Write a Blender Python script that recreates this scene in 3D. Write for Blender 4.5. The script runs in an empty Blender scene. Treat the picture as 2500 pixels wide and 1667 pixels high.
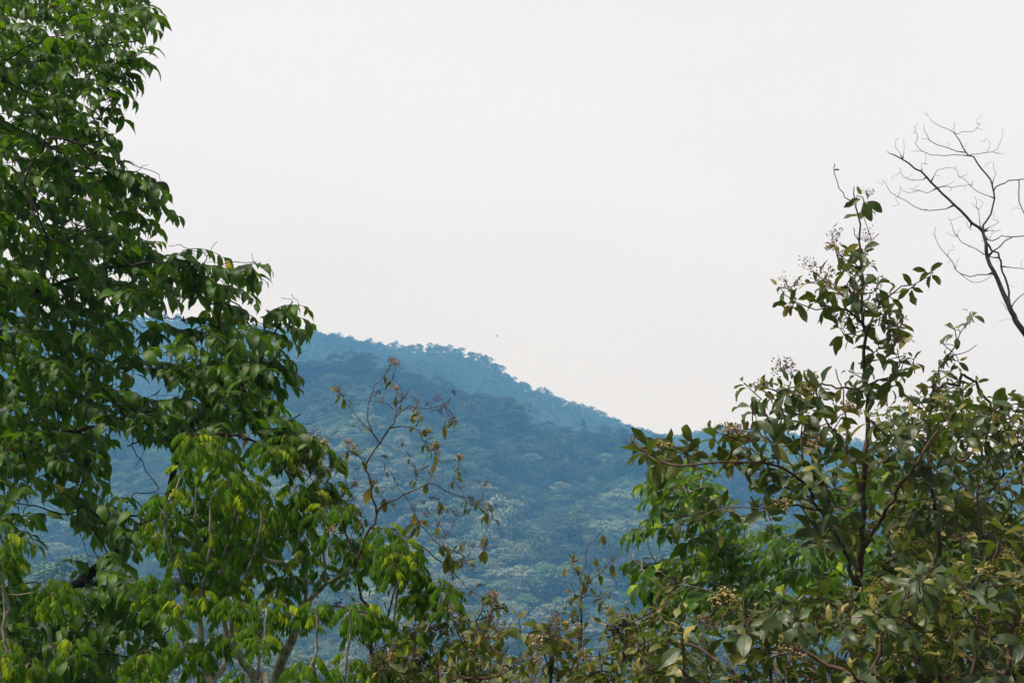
import bpy, math, random
import numpy as np

# ------------------------------------------------------------------ camera, sky, sun, exposure
sc = bpy.context.scene
COL = sc.collection
F = 3472.0                      # focal length in photo pixels (50 mm on a 36 mm frame, 2500 px wide)
PITCH = math.radians(3.0)
cam_d = bpy.data.cameras.new("camera")
cam_d.lens = 50.0; cam_d.sensor_width = 36.0
cam_d.clip_start = 0.1; cam_d.clip_end = 6000
cam = bpy.data.objects.new("camera", cam_d); COL.objects.link(cam)
cam.rotation_euler = (math.radians(90) + PITCH, 0, 0)
sc.camera = cam

SUN_EL, SUN_AZ = math.radians(66), math.radians(-115)     # high, from the left and a little behind the camera, through thin cloud
world = bpy.data.worlds.new("World"); sc.world = world
world.use_nodes = True
nt = world.node_tree
bg = nt.nodes["Background"]
sky = nt.nodes.new("ShaderNodeTexSky"); sky.sky_type = 'NISHITA'
sky.sun_disc = False; sky.sun_elevation = SUN_EL; sky.sun_rotation = SUN_AZ
sky.dust_density = 4.0; sky.air_density = 1.0
# overcast: a thick pale cloud deck in front of the blue sky, slightly uneven
tc = nt.nodes.new("ShaderNodeTexCoord")
nz = nt.nodes.new("ShaderNodeTexNoise"); nz.inputs["Scale"].default_value = 1.6; nz.inputs["Detail"].default_value = 3
mp = nt.nodes.new("ShaderNodeMapping"); mp.inputs["Scale"].default_value = (1, 1, 2.5)
nt.links.new(tc.outputs["Generated"], mp.inputs[0]); nt.links.new(mp.outputs[0], nz.inputs["Vector"])
cl = nt.nodes.new("ShaderNodeValToRGB")
cl.color_ramp.elements[0].position = .3; cl.color_ramp.elements[0].color = (8.45, 8.42, 8.75, 1)
cl.color_ramp.elements[1].position = .7; cl.color_ramp.elements[1].color = (9.5, 9.45, 9.65, 1)
nt.links.new(nz.outputs["Fac"], cl.inputs[0])
mx = nt.nodes.new("ShaderNodeMixRGB"); mx.inputs[0].default_value = 0.96
nt.links.new(sky.outputs[0], mx.inputs[1]); nt.links.new(cl.outputs[0], mx.inputs[2])
# sky artificially dimmed behind the camera, to cut fill light on the foreground
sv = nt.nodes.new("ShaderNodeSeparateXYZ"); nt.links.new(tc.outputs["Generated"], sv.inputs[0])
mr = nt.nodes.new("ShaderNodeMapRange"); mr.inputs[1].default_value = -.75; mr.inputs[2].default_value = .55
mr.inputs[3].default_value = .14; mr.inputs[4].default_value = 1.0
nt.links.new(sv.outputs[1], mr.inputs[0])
mo = nt.nodes.new("ShaderNodeMapRange"); mo.inputs[1].default_value = .32; mo.inputs[2].default_value = .85   # zenith dimmed as well: less fill from above, deeper foliage contrast
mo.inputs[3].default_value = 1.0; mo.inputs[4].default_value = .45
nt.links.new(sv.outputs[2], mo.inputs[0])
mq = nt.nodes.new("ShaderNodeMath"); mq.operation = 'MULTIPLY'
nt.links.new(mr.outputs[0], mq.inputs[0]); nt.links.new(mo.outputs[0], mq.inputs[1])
vm = nt.nodes.new("ShaderNodeVectorMath"); vm.operation = 'SCALE'
# blue added towards the horizon, offsetting the warm cast of the haze
mz = nt.nodes.new("ShaderNodeMath"); mz.operation = 'MAXIMUM'; mz.inputs[1].default_value = .09
nt.links.new(sv.outputs[2], mz.inputs[0])
md = nt.nodes.new("ShaderNodeMath"); md.operation = 'DIVIDE'; md.inputs[0].default_value = .105
nt.links.new(mz.outputs[0], md.inputs[1])
me_ = nt.nodes.new("ShaderNodeMath"); me_.operation = 'EXPONENT'; nt.links.new(md.outputs[0], me_.inputs[0])
cmb = nt.nodes.new("ShaderNodeCombineXYZ")
for i_, a_ in enumerate((.000, .028, .108)):
    mm = nt.nodes.new("ShaderNodeMath"); mm.operation = 'MULTIPLY_ADD'
    nt.links.new(me_.outputs[0], mm.inputs[0]); mm.inputs[1].default_value = a_; mm.inputs[2].default_value = 1 - a_
    nt.links.new(mm.outputs[0], cmb.inputs[i_])
vx = nt.nodes.new("ShaderNodeVectorMath"); vx.operation = 'MULTIPLY'
nt.links.new(mx.outputs[0], vx.inputs[0]); nt.links.new(cmb.outputs[0], vx.inputs[1])
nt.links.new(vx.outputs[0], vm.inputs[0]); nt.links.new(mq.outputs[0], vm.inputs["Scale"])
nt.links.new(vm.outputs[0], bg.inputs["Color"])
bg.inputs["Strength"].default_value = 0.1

sun_d = bpy.data.lights.new("sun", 'SUN'); sun_d.energy = 5.0; sun_d.angle = math.radians(7)
sun_d.color = (1, .96, .88)
sun = bpy.data.objects.new("sun", sun_d); COL.objects.link(sun)
sun.rotation_euler = (math.radians(90) - SUN_EL, 0, math.pi - SUN_AZ)
vs = sc.view_settings
vs.view_transform = 'Standard'; vs.look = 'None'; vs.gamma = 1.0; vs.exposure = 0.0; vs.use_curve_mapping = False
cy = sc.cycles
cy.use_denoising = True
cy.max_bounces = 5; cy.diffuse_bounces = 2; cy.glossy_bounces = 2; cy.transmission_bounces = 3
cy.volume_bounces = 2; cy.transparent_max_bounces = 8
cy.sample_clamp_indirect = 4.0

# ------------------------------------------------------------------ small helpers
rng = np.random.default_rng(7)
CP, SP = math.cos(PITCH), math.sin(PITCH)
def P(px, py, Y):
    """a photo direction (2500 x 1667) at depth Y metres, as a point in the world"""
    u = (px - 1250.0) / F; v = (833.5 - py) / F
    y = CP - SP * v; z = SP + CP * v
    return np.array((u * Y / y, Y, z * Y / y))
def nrm(v):
    v = np.asarray(v, float)
    return v / np.maximum(np.linalg.norm(v, axis=-1, keepdims=True), 1e-9)
def tag(o, label=None, cat=None, group=None, kind=None):
    if label: o["label"] = label
    if cat: o["category"] = cat
    if group: o["group"] = group
    if kind: o["kind"] = kind
    return o
def mesh_np(name, V, Fc, uv=None, tint=None, mat=None, smooth=False):
    """V (n,3); Fc (m,4) quads or (m,3) triangles"""
    V = np.ascontiguousarray(V, np.float32); Fc = np.ascontiguousarray(Fc, np.int32)
    k = Fc.shape[1]; m = len(Fc)
    me = bpy.data.meshes.new(name)
    me.vertices.add(len(V)); me.vertices.foreach_set("co", V.ravel())
    me.loops.add(m * k); me.loops.foreach_set("vertex_index", Fc.ravel())
    me.polygons.add(m); me.polygons.foreach_set("loop_start", np.arange(0, m * k, k, dtype=np.int32))
    if uv is not None:
        l = me.uv_layers.new(name="UVMap")
        l.data.foreach_set("uv", np.ascontiguousarray(uv[Fc.ravel()], np.float32).ravel())
    if tint is not None:
        a = me.attributes.new("tint", 'FLOAT_COLOR', 'POINT')
        c = np.ones((len(V), 4), np.float32); c[:, :3] = tint
        a.data.foreach_set("color", c.ravel())
    if smooth:
        me.polygons.foreach_set("use_smooth", np.ones(m, bool))
    me.update(calc_edges=True)
    if mat: me.materials.append(mat)
    return me
def link(name, me, parent=None):
    o = bpy.data.objects.new(name, me); COL.objects.link(o)
    if parent is not None: o.parent = parent
    return o
def in_poly(x, y, poly):
    c = False; n = len(poly); j = n - 1
    for i in range(n):
        xi, yi = poly[i]; xj, yj = poly[j]
        if (yi > y) != (yj > y) and x < (xj - xi) * (y - yi) / (yj - yi) + xi: c = not c
        j = i
    return c
def scatter(poly, spacing, holes=(), seed=0, tries=6000, gap=None):
    r = random.Random(seed); out = []
    x0 = min(p[0] for p in poly); x1 = max(p[0] for p in poly)
    y0 = min(p[1] for p in poly); y1 = max(p[1] for p in poly)
    for _ in range(tries):
        x = r.uniform(x0, x1); y = r.uniform(y0, y1)
        if not in_poly(x, y, poly) or any(in_poly(x, y, h) for h in holes): continue
        if any((x - a) ** 2 + (y - b) ** 2 < spacing ** 2 for a, b in out): continue
        if gap and math.sin(x / 23. + 1.7 * math.sin(y / 41.)) + math.sin(y / 19. + 1.9 * math.sin(x / 37. + seed)) + .6 * math.sin(x / 61. - y / 53.) > gap: continue
        out.append((x, y))
    return out

# ------------------------------------------------------------------ materials
def new_mat(name):
    m = bpy.data.materials.new(name); m.use_nodes = True
    m.node_tree.nodes.clear()
    return m, m.node_tree.nodes, m.node_tree.links
def mixc(N, L, fac, a, b, mode='MIX'):
    n = N.new("ShaderNodeMixRGB"); n.blend_type = mode
    for i, v in ((0, fac), (1, a), (2, b)):
        if isinstance(v, (int, float)): n.inputs[i].default_value = v
        elif isinstance(v, tuple): n.inputs[i].default_value = (*v, 1)
        else: L.new(v, n.inputs[i])
    return n.outputs[0]
def mathn(N, L, op, a, b=None, c=None):
    n = N.new("ShaderNodeMath"); n.operation = op
    for i, v in enumerate((a, b, c)):
        if v is None: continue
        if isinstance(v, (int, float)): n.inputs[i].default_value = v
        else: L.new(v, n.inputs[i])
    return n.outputs[0]
def leaf_mat(name, dark, light, under, old, rough=.42, trans=.35, transc=(.25, .5, .03), vein=.35, spec=.5):
    m, N, L = new_mat(name)
    out = N.new("ShaderNodeOutputMaterial")
    at = N.new("ShaderNodeAttribute"); at.attribute_name = "tint"
    sp = N.new("ShaderNodeSeparateColor"); L.new(at.outputs["Color"], sp.inputs[0])
    uv = N.new("ShaderNodeUVMap"); uv.uv_map = "UVMap"
    sx = N.new("ShaderNodeSeparateXYZ"); L.new(uv.outputs[0], sx.inputs[0])
    au = mathn(N, L, 'ABSOLUTE', mathn(N, L, 'SUBTRACT', sx.outputs[0], .5))
    mid = mathn(N, L, 'SUBTRACT', 1.0, mathn(N, L, 'MULTIPLY', au, 16.0)); 
    midc = N.new("ShaderNodeClamp"); L.new(mid, midc.inputs[0])
    ph = mathn(N, L, 'MULTIPLY', mathn(N, L, 'SUBTRACT', sx.outputs[1], mathn(N, L, 'MULTIPLY', au, .55)), 52.0)
    lat = mathn(N, L, 'POWER', mathn(N, L, 'ABSOLUTE', mathn(N, L, 'SINE', ph)), 9.0)
    latm = mathn(N, L, 'MULTIPLY', lat, .45)
    vn = mathn(N, L, 'MAXIMUM', midc.outputs[0], latm)
    vfac = mathn(N, L, 'MULTIPLY', vn, vein)
    ge = N.new("ShaderNodeNewGeometry")
    nz = N.new("ShaderNodeTexNoise"); nz.inputs["Scale"].default_value = 28; nz.inputs["Detail"].default_value = 3
    top = mixc(N, L, sp.outputs[0], dark, light)
    nzr = N.new("ShaderNodeMapRange"); nzr.inputs[1].default_value = .3; nzr.inputs[2].default_value = .7
    nzr.inputs[3].default_value = .72; nzr.inputs[4].default_value = 1.25
    L.new(nz.outputs["Fac"], nzr.inputs[0])
    top = mixc(N, L, sp.outputs[1], top, old)
    und = mixc(N, L, mathn(N, L, 'MULTIPLY', sp.outputs[1], .6), under, old)
    c = mixc(N, L, ge.outputs["Backfacing"], top, und)
    n3 = N.new("ShaderNodeTexNoise"); n3.inputs["Scale"].default_value = 60; n3.inputs["Detail"].default_value = 2
    bl = N.new("ShaderNodeMapRange"); bl.inputs[1].default_value = .66; bl.inputs[2].default_value = .70; L.new(n3.outputs["Fac"], bl.inputs[0])
    blm = mathn(N, L, 'MULTIPLY', bl.outputs[0], mathn(N, L, 'GREATER_THAN', sp.outputs[2], .55))
    c = mixc(N, L, vfac, c, mixc(N, L, .5, c, (.30, .36, .12)))
    c = mixc(N, L, mathn(N, L, 'MULTIPLY', blm, .75), c, (.12, .075, .025))
    cc = N.new("ShaderNodeVectorMath"); cc.operation = 'SCALE'
    L.new(c, cc.inputs[0]); L.new(nzr.outputs[0], cc.inputs["Scale"])
    pb = N.new("ShaderNodeBsdfPrincipled"); pb.inputs["Roughness"].default_value = rough
    pb.inputs["Specular IOR Level"].default_value = spec
    L.new(cc.outputs[0], pb.inputs["Base Color"])
    bp = N.new("ShaderNodeBump"); bp.inputs["Strength"].default_value = .25; bp.inputs["Distance"].default_value = .004
    L.new(mathn(N, L, 'SUBTRACT', 1.0, vn), bp.inputs["Height"]); L.new(bp.outputs[0], pb.inputs["Normal"])
    tr = N.new("ShaderNodeBsdfTranslucent")
    tcx = mixc(N, L, sp.outputs[1], transc, tuple(min(1, o * 1.6) for o in old))
    L.new(mixc(N, L, vfac, tcx, mixc(N, L, .6, tcx, (.02, .04, 0.0))), tr.inputs[0])
    ms = N.new("ShaderNodeMixShader"); ms.inputs[0].default_value = trans
    L.new(pb.outputs[0], ms.inputs[1]); L.new(tr.outputs[0], ms.inputs[2]); L.new(ms.outputs[0], out.inputs[0])
    return m
def bark_mat(name, a, b, scale=30):
    m, N, L = new_mat(name)
    out = N.new("ShaderNodeOutputMaterial"); pb = N.new("ShaderNodeBsdfPrincipled")
    tc = N.new("ShaderNodeTexCoord")
    n1 = N.new("ShaderNodeTexNoise"); n1.inputs["Scale"].default_value = scale; n1.inputs["Detail"].default_value = 5
    n2 = N.new("ShaderNodeTexNoise"); n2.inputs["Scale"].default_value = 5; n2.inputs["Detail"].default_value = 3
    L.new(tc.outputs["Object"], n1.inputs["Vector"]); L.new(tc.outputs["Object"], n2.inputs["Vector"])
    s = mathn(N, L, 'ADD', mathn(N, L, 'MULTIPLY', n1.outputs["Fac"], .5), mathn(N, L, 'MULTIPLY', n2.outputs["Fac"], .5))
    r = N.new("ShaderNodeMapRange"); r.inputs[1].default_value = .38; r.inputs[2].default_value = .6
    L.new(s, r.inputs[0])
    L.new(mixc(N, L, r.outputs[0], a, b), pb.inputs["Base Color"])
    pb.inputs["Roughness"].default_value = .85; pb.inputs["Specular IOR Level"].default_value = .2
    bp = N.new("ShaderNodeBump"); bp.inputs["Strength"].default_value = .6; bp.inputs["Distance"].default_value = .01
    L.new(n1.outputs["Fac"], bp.inputs["Height"]); L.new(bp.outputs[0], pb.inputs["Normal"])
    L.new(pb.outputs[0], out.inputs[0])
    return m
def tint_mat(name, cols, rough=.9, trans=0.0):
    """colour from the tint attribute's red channel through a ramp"""
    m, N, L = new_mat(name)
    out = N.new("ShaderNodeOutputMaterial"); pb = N.new("ShaderNodeBsdfPrincipled")
    at = N.new("ShaderNodeAttribute"); at.attribute_name = "tint"
    sp = N.new("ShaderNodeSeparateColor"); L.new(at.outputs["Color"], sp.inputs[0])
    cr = N.new("ShaderNodeValToRGB"); e = cr.color_ramp.elements
    while len(e) < len(cols): e.new(.5)
    for i, c in enumerate(cols):
        e[i].position = i / (len(cols) - 1); e[i].color = (*c, 1)
    L.new(sp.outputs[0], cr.inputs[0])
    v = N.new("ShaderNodeVectorMath"); v.operation = 'SCALE'
    g = N.new("ShaderNodeMapRange"); g.inputs[3].default_value = .6; g.inputs[4].default_value = 1.45
    L.new(sp.outputs[1], g.inputs[0]); L.new(cr.outputs[0], v.inputs[0]); L.new(g.outputs[0], v.inputs["Scale"])
    L.new(v.outputs[0], pb.inputs["Base Color"])
    pb.inputs["Roughness"].default_value = rough; pb.inputs["Specular IOR Level"].default_value = .15
    if trans:
        tr = N.new("ShaderNodeBsdfTranslucent"); L.new(v.outputs[0], tr.inputs[0])
        ms = N.new("ShaderNodeMixShader"); ms.inputs[0].default_value = trans
        L.new(pb.outputs[0], ms.inputs[1]); L.new(tr.outputs[0], ms.inputs[2]); L.new(ms.outputs[0], out.inputs[0])
    else: L.new(pb.outputs[0], out.inputs[0])
    return m

M_FOREST = tint_mat("forest_foliage", [(.055, .06, .045), (.09, .13, .07), (.12, .20, .10), (.20, .23, .18), (.19, .24, .15)], trans=.15)
M_BARKF = bark_mat("pale_bark", (.16, .13, .10), (.35, .31, .26), 3)
# ------------------------------------------------------------------ terrain
def ridge(pts, off=0.0):
    a = np.array(pts, float); return lambda px: np.interp(px, a[:, 0], a[:, 1]) + off
R1 = ridge([(-600, 1120), (0, 1060), (350, 1000), (560, 950), (690, 893), (760, 878), (830, 865), (880, 856), (930, 862), (980, 885), (1030, 905), (1100, 925), (1200, 950),
            (1250, 985), (1310, 1022), (1400, 1030), (1500, 1036), (1590, 1050), (1640, 1066), (1720, 1085), (1900, 1120), (2200, 1170), (3100, 1250)])
R2 = ridge([(-600, 770), (0, 752), (350, 765), (400, 768), (500, 778), (650, 795), (740, 803), (800, 812), (900, 830), (960, 842), (1050, 838), (1100, 840), (1160, 860), (1200, 877),
            (1240, 910), (1300, 945), (1350, 962), (1400, 980), (1460, 1000), (1520, 1030), (1580, 1052), (1640, 1064), (1690, 1052), (1750, 1038), (1850, 1042), (1950, 1056),
            (2060, 1072), (2300, 1110), (3100, 1180)])
FH = ridge([(-600, 1300), (0, 1350), (60, 1370), (150, 1400), (250, 1440), (400, 1490), (600, 1530), (800, 1590), (1000, 1680), (1300, 1760), (3100, 1850)])
Y_F, Y_V, Y_1, Y_S, Y_2, Y_E = 270., 400., 780., 900., 1320., 1450.
def zpy(py, Y):
    v = (833.5 - py) / F
    return Y * (SP + CP * v) / (CP - SP * v)
def Hgt(x, y):
    x = np.asarray(x, float); y = np.asarray(y, float)
    px = 1250 + F * x / np.maximum(y, 40)
    px = np.clip(px, -600, 3100)
    z1 = zpy(R1(px), Y_1) - 15; z2 = zpy(R2(px), Y_2) - 7.3; zf = zpy(FH(px), Y_F) - 9
    ys = [-40, 0, 60, 150, Y_F - 60, Y_F, 330, Y_V, 510, 660, Y_1, 820, Y_S, 1100, Y_2, 1360, Y_E]
    z_b = -100.
    zs = [8, -1.9, -27, -62, np.minimum(zf - 9, -60), zf, zf - 16, np.minimum(z_b, zf - 30), z_b * .64 + z1 * .36 - 8, z_b * .28 + z1 * .72 - 5, z1, z1 - 10,
          z1 - 55, z1 * .45 + z2 * .55 - 25, z2, z2 - 12, z2 - 90]
    zs = [np.broadcast_to(np.asarray(q, float), y.shape) for q in zs]
    out = np.zeros_like(y)
    for i in range(len(ys) - 1):
        t = (y - ys[i]) / (ys[i + 1] - ys[i]); msk = (t >= 0) & (t < 1)
        out = np.where(msk, zs[i] * (1 - t) + zs[i + 1] * t, out)
    out = np.where(y < ys[0], zs[0], out)
    w = np.clip((y - 300) / 150, 0, 1) * (np.clip(abs(y - Y_1) / 150, 0, 1)) * np.clip(abs(y - Y_2) / 130, 0, 1)
    out = out + w * (8 * np.sin(x / 47 + y / 70) + 5.5 * np.sin(x / 23 - y / 41 + 1.3) + 3 * np.sin(x / 90 - 2) )
    return out
yy = np.concatenate([np.linspace(-38, 60, 30), np.linspace(66, 400, 60), np.linspace(408, 1449, 150)])
uu = np.linspace(-.72, .72, 190)
gy, gu = np.meshgrid(yy, uu, indexing='ij'); gx = (gy + 42) * gu
gz = Hgt(gx, gy)
V = np.stack([gx, gy, gz], -1).reshape(-1, 3)
ny_, nx_ = gy.shape
idx = np.arange(ny_ * nx_).reshape(ny_, nx_)
Q = np.stack([idx[:-1, :-1], idx[:-1, 1:], idx[1:, 1:], idx[1:, :-1]], -1).reshape(-1, 4)
mg, N, L = new_mat("undergrowth_ground")
o_ = N.new("ShaderNodeOutputMaterial"); pb = N.new("ShaderNodeBsdfPrincipled"); n1 = N.new("ShaderNodeTexNoise")
tcg = N.new("ShaderNodeTexCoord"); L.new(tcg.outputs["Object"], n1.inputs["Vector"]); n1.inputs["Scale"].default_value = .15; n1.inputs["Detail"].default_value = 8
L.new(mixc(N, L, n1.outputs["Fac"], (.02, .035, .015), (.07, .09, .04)), pb.inputs["Base Color"]); pb.inputs["Roughness"].default_value = .95
L.new(pb.outputs[0], o_.inputs[0])
tag(link("ground", mesh_np("ground", V, Q, mat=mg, smooth=True)), kind="structure")

# ------------------------------------------------------------------ hillside trees
def crown_template(nq, seed, lobes=9, flat=.5, tall=.75, size=.1, pine=False):
    r = np.random.default_rng(seed)
    Vs, Fs, Ts = [], [], []
    lob = []
    if pine:
        for k in range(lobes):
            f = k / (lobes - 1)
            lob.append((r.normal(0, .12), r.normal(0, .12), f * 2.2, .62 * (1 - f) + .14, .26))
    else:
        for k in range(lobes):
            a = k * 2.4 + r.uniform(-.4, .4); rad = .72 * math.sqrt((k + .3) / lobes) * r.uniform(.8, 1.15)
            z = tall * (1 - (rad / .95) ** 2) * r.uniform(.7, 1.1)
            s = r.uniform(.24, .42)
            lob.append((rad * math.cos(a), rad * math.sin(a), z, s, s * flat * r.uniform(.8, 1.3)))
            if k % 2: lob.append((rad * .8 * math.cos(a + .5), rad * .8 * math.sin(a + .5), z - r.uniform(.4, .9), s, s * 1.1))
    per = max(4, nq // len(lob))
    pts, nor, tv = [], [], []
    for (lx, ly, lz, s, sz) in lob:
        d = nrm(r.normal(size=(per, 3))); d[:, 2] = np.where(d[:, 2] < -.25, -d[:, 2], d[:, 2])
        rr = r.uniform(.8, 1.08, per)[:, None]
        pts.append(np.array((lx, ly, lz)) + d * np.array((s, s, sz)) * rr)
        nor.append(nrm(d / np.array((s, s, sz)) * s + r.normal(0, .45, (per, 3))))
        tv.append(np.clip(r.normal(.5, .25) + r.normal(0, .2, per), 0, 1))
    pts = np.concatenate(pts); nor = np.concatenate(nor); tv = np.concatenate(tv)
    n = len(pts)
    t1 = nrm(np.cross(nor, r.normal(size=(n, 3)))); t2 = np.cross(nor, t1)
    sz1 = size * r.uniform(.6, 1.4, (n, 1)); sz2 = size * r.uniform(.45, 1.0, (n, 1))
    V = np.stack([pts - t1 * sz1, pts - t2 * sz2 * .9, pts + t1 * sz1, pts + t2 * sz2], 1)
    V[:, 1] += nor * size * .2
    V = V.reshape(-1, 3)
    Fq = np.arange(n * 4).reshape(n, 4)
    T = np.repeat(tv, 4)
    # trunk: a four-sided taper
    zb = -1.2; zt = .55 if not pine else 2.0
    ring = np.array([(1, 0), (0, 1), (-1, 0), (0, -1)])
    tvv = np.concatenate([np.c_[ring * .03, np.full(4, zb)], np.c_[ring * .015, np.full(4, zt)]])
    b = len(V)
    tf = np.array([[b + i, b + (i + 1) % 4, b + 4 + (i + 1) % 4, b + 4 + i] for i in range(4)])
    return np.concatenate([V, tvv]), np.concatenate([Fq, tf]), np.concatenate([T, np.full(8, .5)]), n
T_HI = [crown_template(1000, 11 + i, lobes=[9, 12, 14, 11][i], flat=[.42, .5, .36, .6][i], tall=[.75, .9, .6, 1.05][i], size=.056) for i in range(4)]
T_LO = [crown_template(210, 31 + i, lobes=[8, 9, 10][i], flat=[.5, .6, .7][i], tall=[.7, .9, 1.1][i], size=.115) for i in range(3)]
T_PINE = [crown_template(300, 51 + i, lobes=[9, 12][i], pine=True, size=.085) for i in range(2)]
def place_tree(bag, T, x, y, z, r, h, rot, hue, lum):
    V, Fq, tv, n = T
    c, s = math.cos(rot), math.sin(rot)
    W = np.empty_like(V)
    W[:, 0] = x + r * (c * V[:, 0] - s * V[:, 1]); W[:, 1] = y + r * (s * V[:, 0] + c * V[:, 1]); W[:, 2] = z + h * V[:, 2]
    tt = np.zeros((len(V), 3), np.float32); tt[:, 0] = hue; tt[:, 1] = np.clip(lum + (tv - .5) * .5, 0, 1)
    bag.append((W, Fq, tt))
def merge(bag, name, mat):
    off = 0; Vs = []; Fs = []; Ts = []
    for v, f, t in bag:
        Vs.append(v); Fs.append(f + off); Ts.append(t); off += len(v)
    return mesh_np(name, np.concatenate(Vs), np.concatenate(Fs), tint=np.concatenate(Ts), mat=mat)
def hue_at(x, y, r):
    n = .5 + .25 * math.sin(x / 31 + y / 57) + .2 * math.sin(x / 13 - y / 29 + 2)
    return min(1, max(0, n + r.gauss(0, .22)))
def forest(name, y0, y1, sp, T, rmin, rmax, keep, seed, extra=.10):
    r = random.Random(seed); bag = []
    y = y0
    while y < y1:
        halfw = (y * .36 + 30) * (1 + extra)
        x = -halfw + r.uniform(0, sp)
        while x < halfw:
            xx = x + r.uniform(-.4, .4) * sp; yj = y + r.uniform(-.45, .45) * sp
            R = (rmin + (rmax - rmin) * r.random() ** 1.4) * (1.45 if r.random() < .1 and y < 900 else 1)
            z = float(Hgt(xx, yj))
            if keep(xx, yj, z, R) and r.random() > .04:
                hh = R * r.uniform(.8, 1.25)
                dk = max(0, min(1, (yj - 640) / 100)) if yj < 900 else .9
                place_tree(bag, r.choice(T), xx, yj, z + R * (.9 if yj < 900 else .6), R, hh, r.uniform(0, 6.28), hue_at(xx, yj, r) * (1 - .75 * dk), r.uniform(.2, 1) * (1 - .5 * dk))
            x += sp
        y += sp * .85
    return bag
def topy(x, y, z):
    """photo row of a point"""
    yc = y * CP + z * SP; zc = -y * SP + z * CP
    return 833.5 - F * zc / yc, 1250 + F * x / yc
def keep_near(x, y, z, R):
    py, px = topy(x, y, z + 2 * R); return py < 1760 and px < 2650
def keep_far(x, y, z, R):
    py, px = topy(x, y, z + 2 * R); return py < R1(px) + 40
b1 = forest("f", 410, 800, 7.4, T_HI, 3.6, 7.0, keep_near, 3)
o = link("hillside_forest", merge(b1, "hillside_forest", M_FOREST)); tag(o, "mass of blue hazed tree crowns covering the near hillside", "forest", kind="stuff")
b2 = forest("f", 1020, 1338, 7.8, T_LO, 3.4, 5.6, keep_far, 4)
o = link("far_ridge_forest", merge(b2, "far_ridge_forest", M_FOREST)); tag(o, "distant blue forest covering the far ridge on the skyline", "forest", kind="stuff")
def keep_foot(x, y, z, R):
    py, px = topy(x, y, z + 2 * R); return py < 1800
b3 = forest("f", 190, 300, 6.0, T_HI, 3.2, 5.0, keep_foot, 5)
o = link("valley_forest", merge(b3, "valley_forest", M_FOREST)); tag(o, "pale green forest in the valley below the hillside, seen between the tree stems", "forest", kind="stuff")
print("forest trees", len(b1), len(b2), len(b3))

def tree_mesh(name, T, hue, lum):
    bag = []; place_tree(bag, T, 0, 0, 0.0, 1, 1, 0, hue, lum)
    bag[0][0][:, 2] += 1.2            # origin at the tree's foot
    return merge(bag, name, M_FOREST)
_mc = {}
def lone_tree(name, px, Y, R, h, tk, hue, lum, label, cat, group):
    key = (tk, round(hue, 1), round(lum, 1))
    if key not in _mc: _mc[key] = tree_mesh(name, (T_HI + T_PINE)[tk], key[1], key[2])
    o = link(name, _mc[key])
    x = (px - 1250) / F * (Y * CP)
    o.location = (x, Y, float(Hgt(x, Y)) - .5); o.scale = (R, R, h); o.rotation_euler = (0, 0, (px * 7.3) % 6.28)
    tag(o, label, cat, group)
r = random.Random(91)
# emergent trees along the crest of the near hill
for px in list(range(700, 1600, 19)):
    lone_tree("ridge_tree", px + r.uniform(-8, 8), Y_1 + r.uniform(-16, 10), r.uniform(4.6, 8), r.uniform(4.2, 7.2), r.choice([0, 1, 3, 3]), r.choice([0, 0, .1, .2]), .1,
              "dark broad tree standing among others along the crest of the near hill", "tree", "trees along the near hill crest")
for px, R, h, lb_ in ((880, 8, 7.5, "broad dark tree at the very top of the near hill crest"), (955, 7, 7.5, "dark round tree on the crest just right of the near hill's top"), (1085, 7.5, 7, "dark lone-standing tree halfway between the hilltop and the tallest crest tree"),
                 (1235, 10.5, 11, "tallest dark spreading tree on the near hill crest, standing clear of the rest"), (1268, 8, 9.5, "dark tree right beside the tallest tree of the near hill crest"), (1302, 8.5, 7.5, "lower dark tree where the near crest steps down, right of the tallest one"),
                 (1465, 7.5, 7.5, "dark domed tree on the near crest right of the pointed conifer")):
    lone_tree("ridge_tree", px, Y_1 - 22, R, h, 1, .1, .1, lb_, "tree", "tallest trees on the near hill crest")
lone_tree("conifer", 1424, Y_1 - 6, 5.5, 5.2, 5, 0, .1, "pointed dark conifer on the near hill crest where the far ridge meets it", "tree", None)
for px in list(range(1045, 1660, 21)) + list(range(1700, 2060, 33)):
    lone_tree("skyline_tree", px + r.uniform(-9, 9), Y_2 + r.uniform(-8, 6), r.uniform(2.8, 4.0 if px < 1150 else 5.2), r.uniform(2.0, 2.8 if px < 1150 else 4.2), r.choice([0, 1, 3]), .0, .1,
              "small dark tree in silhouette on the far ridge skyline", "tree", "trees along the far skyline")
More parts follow.
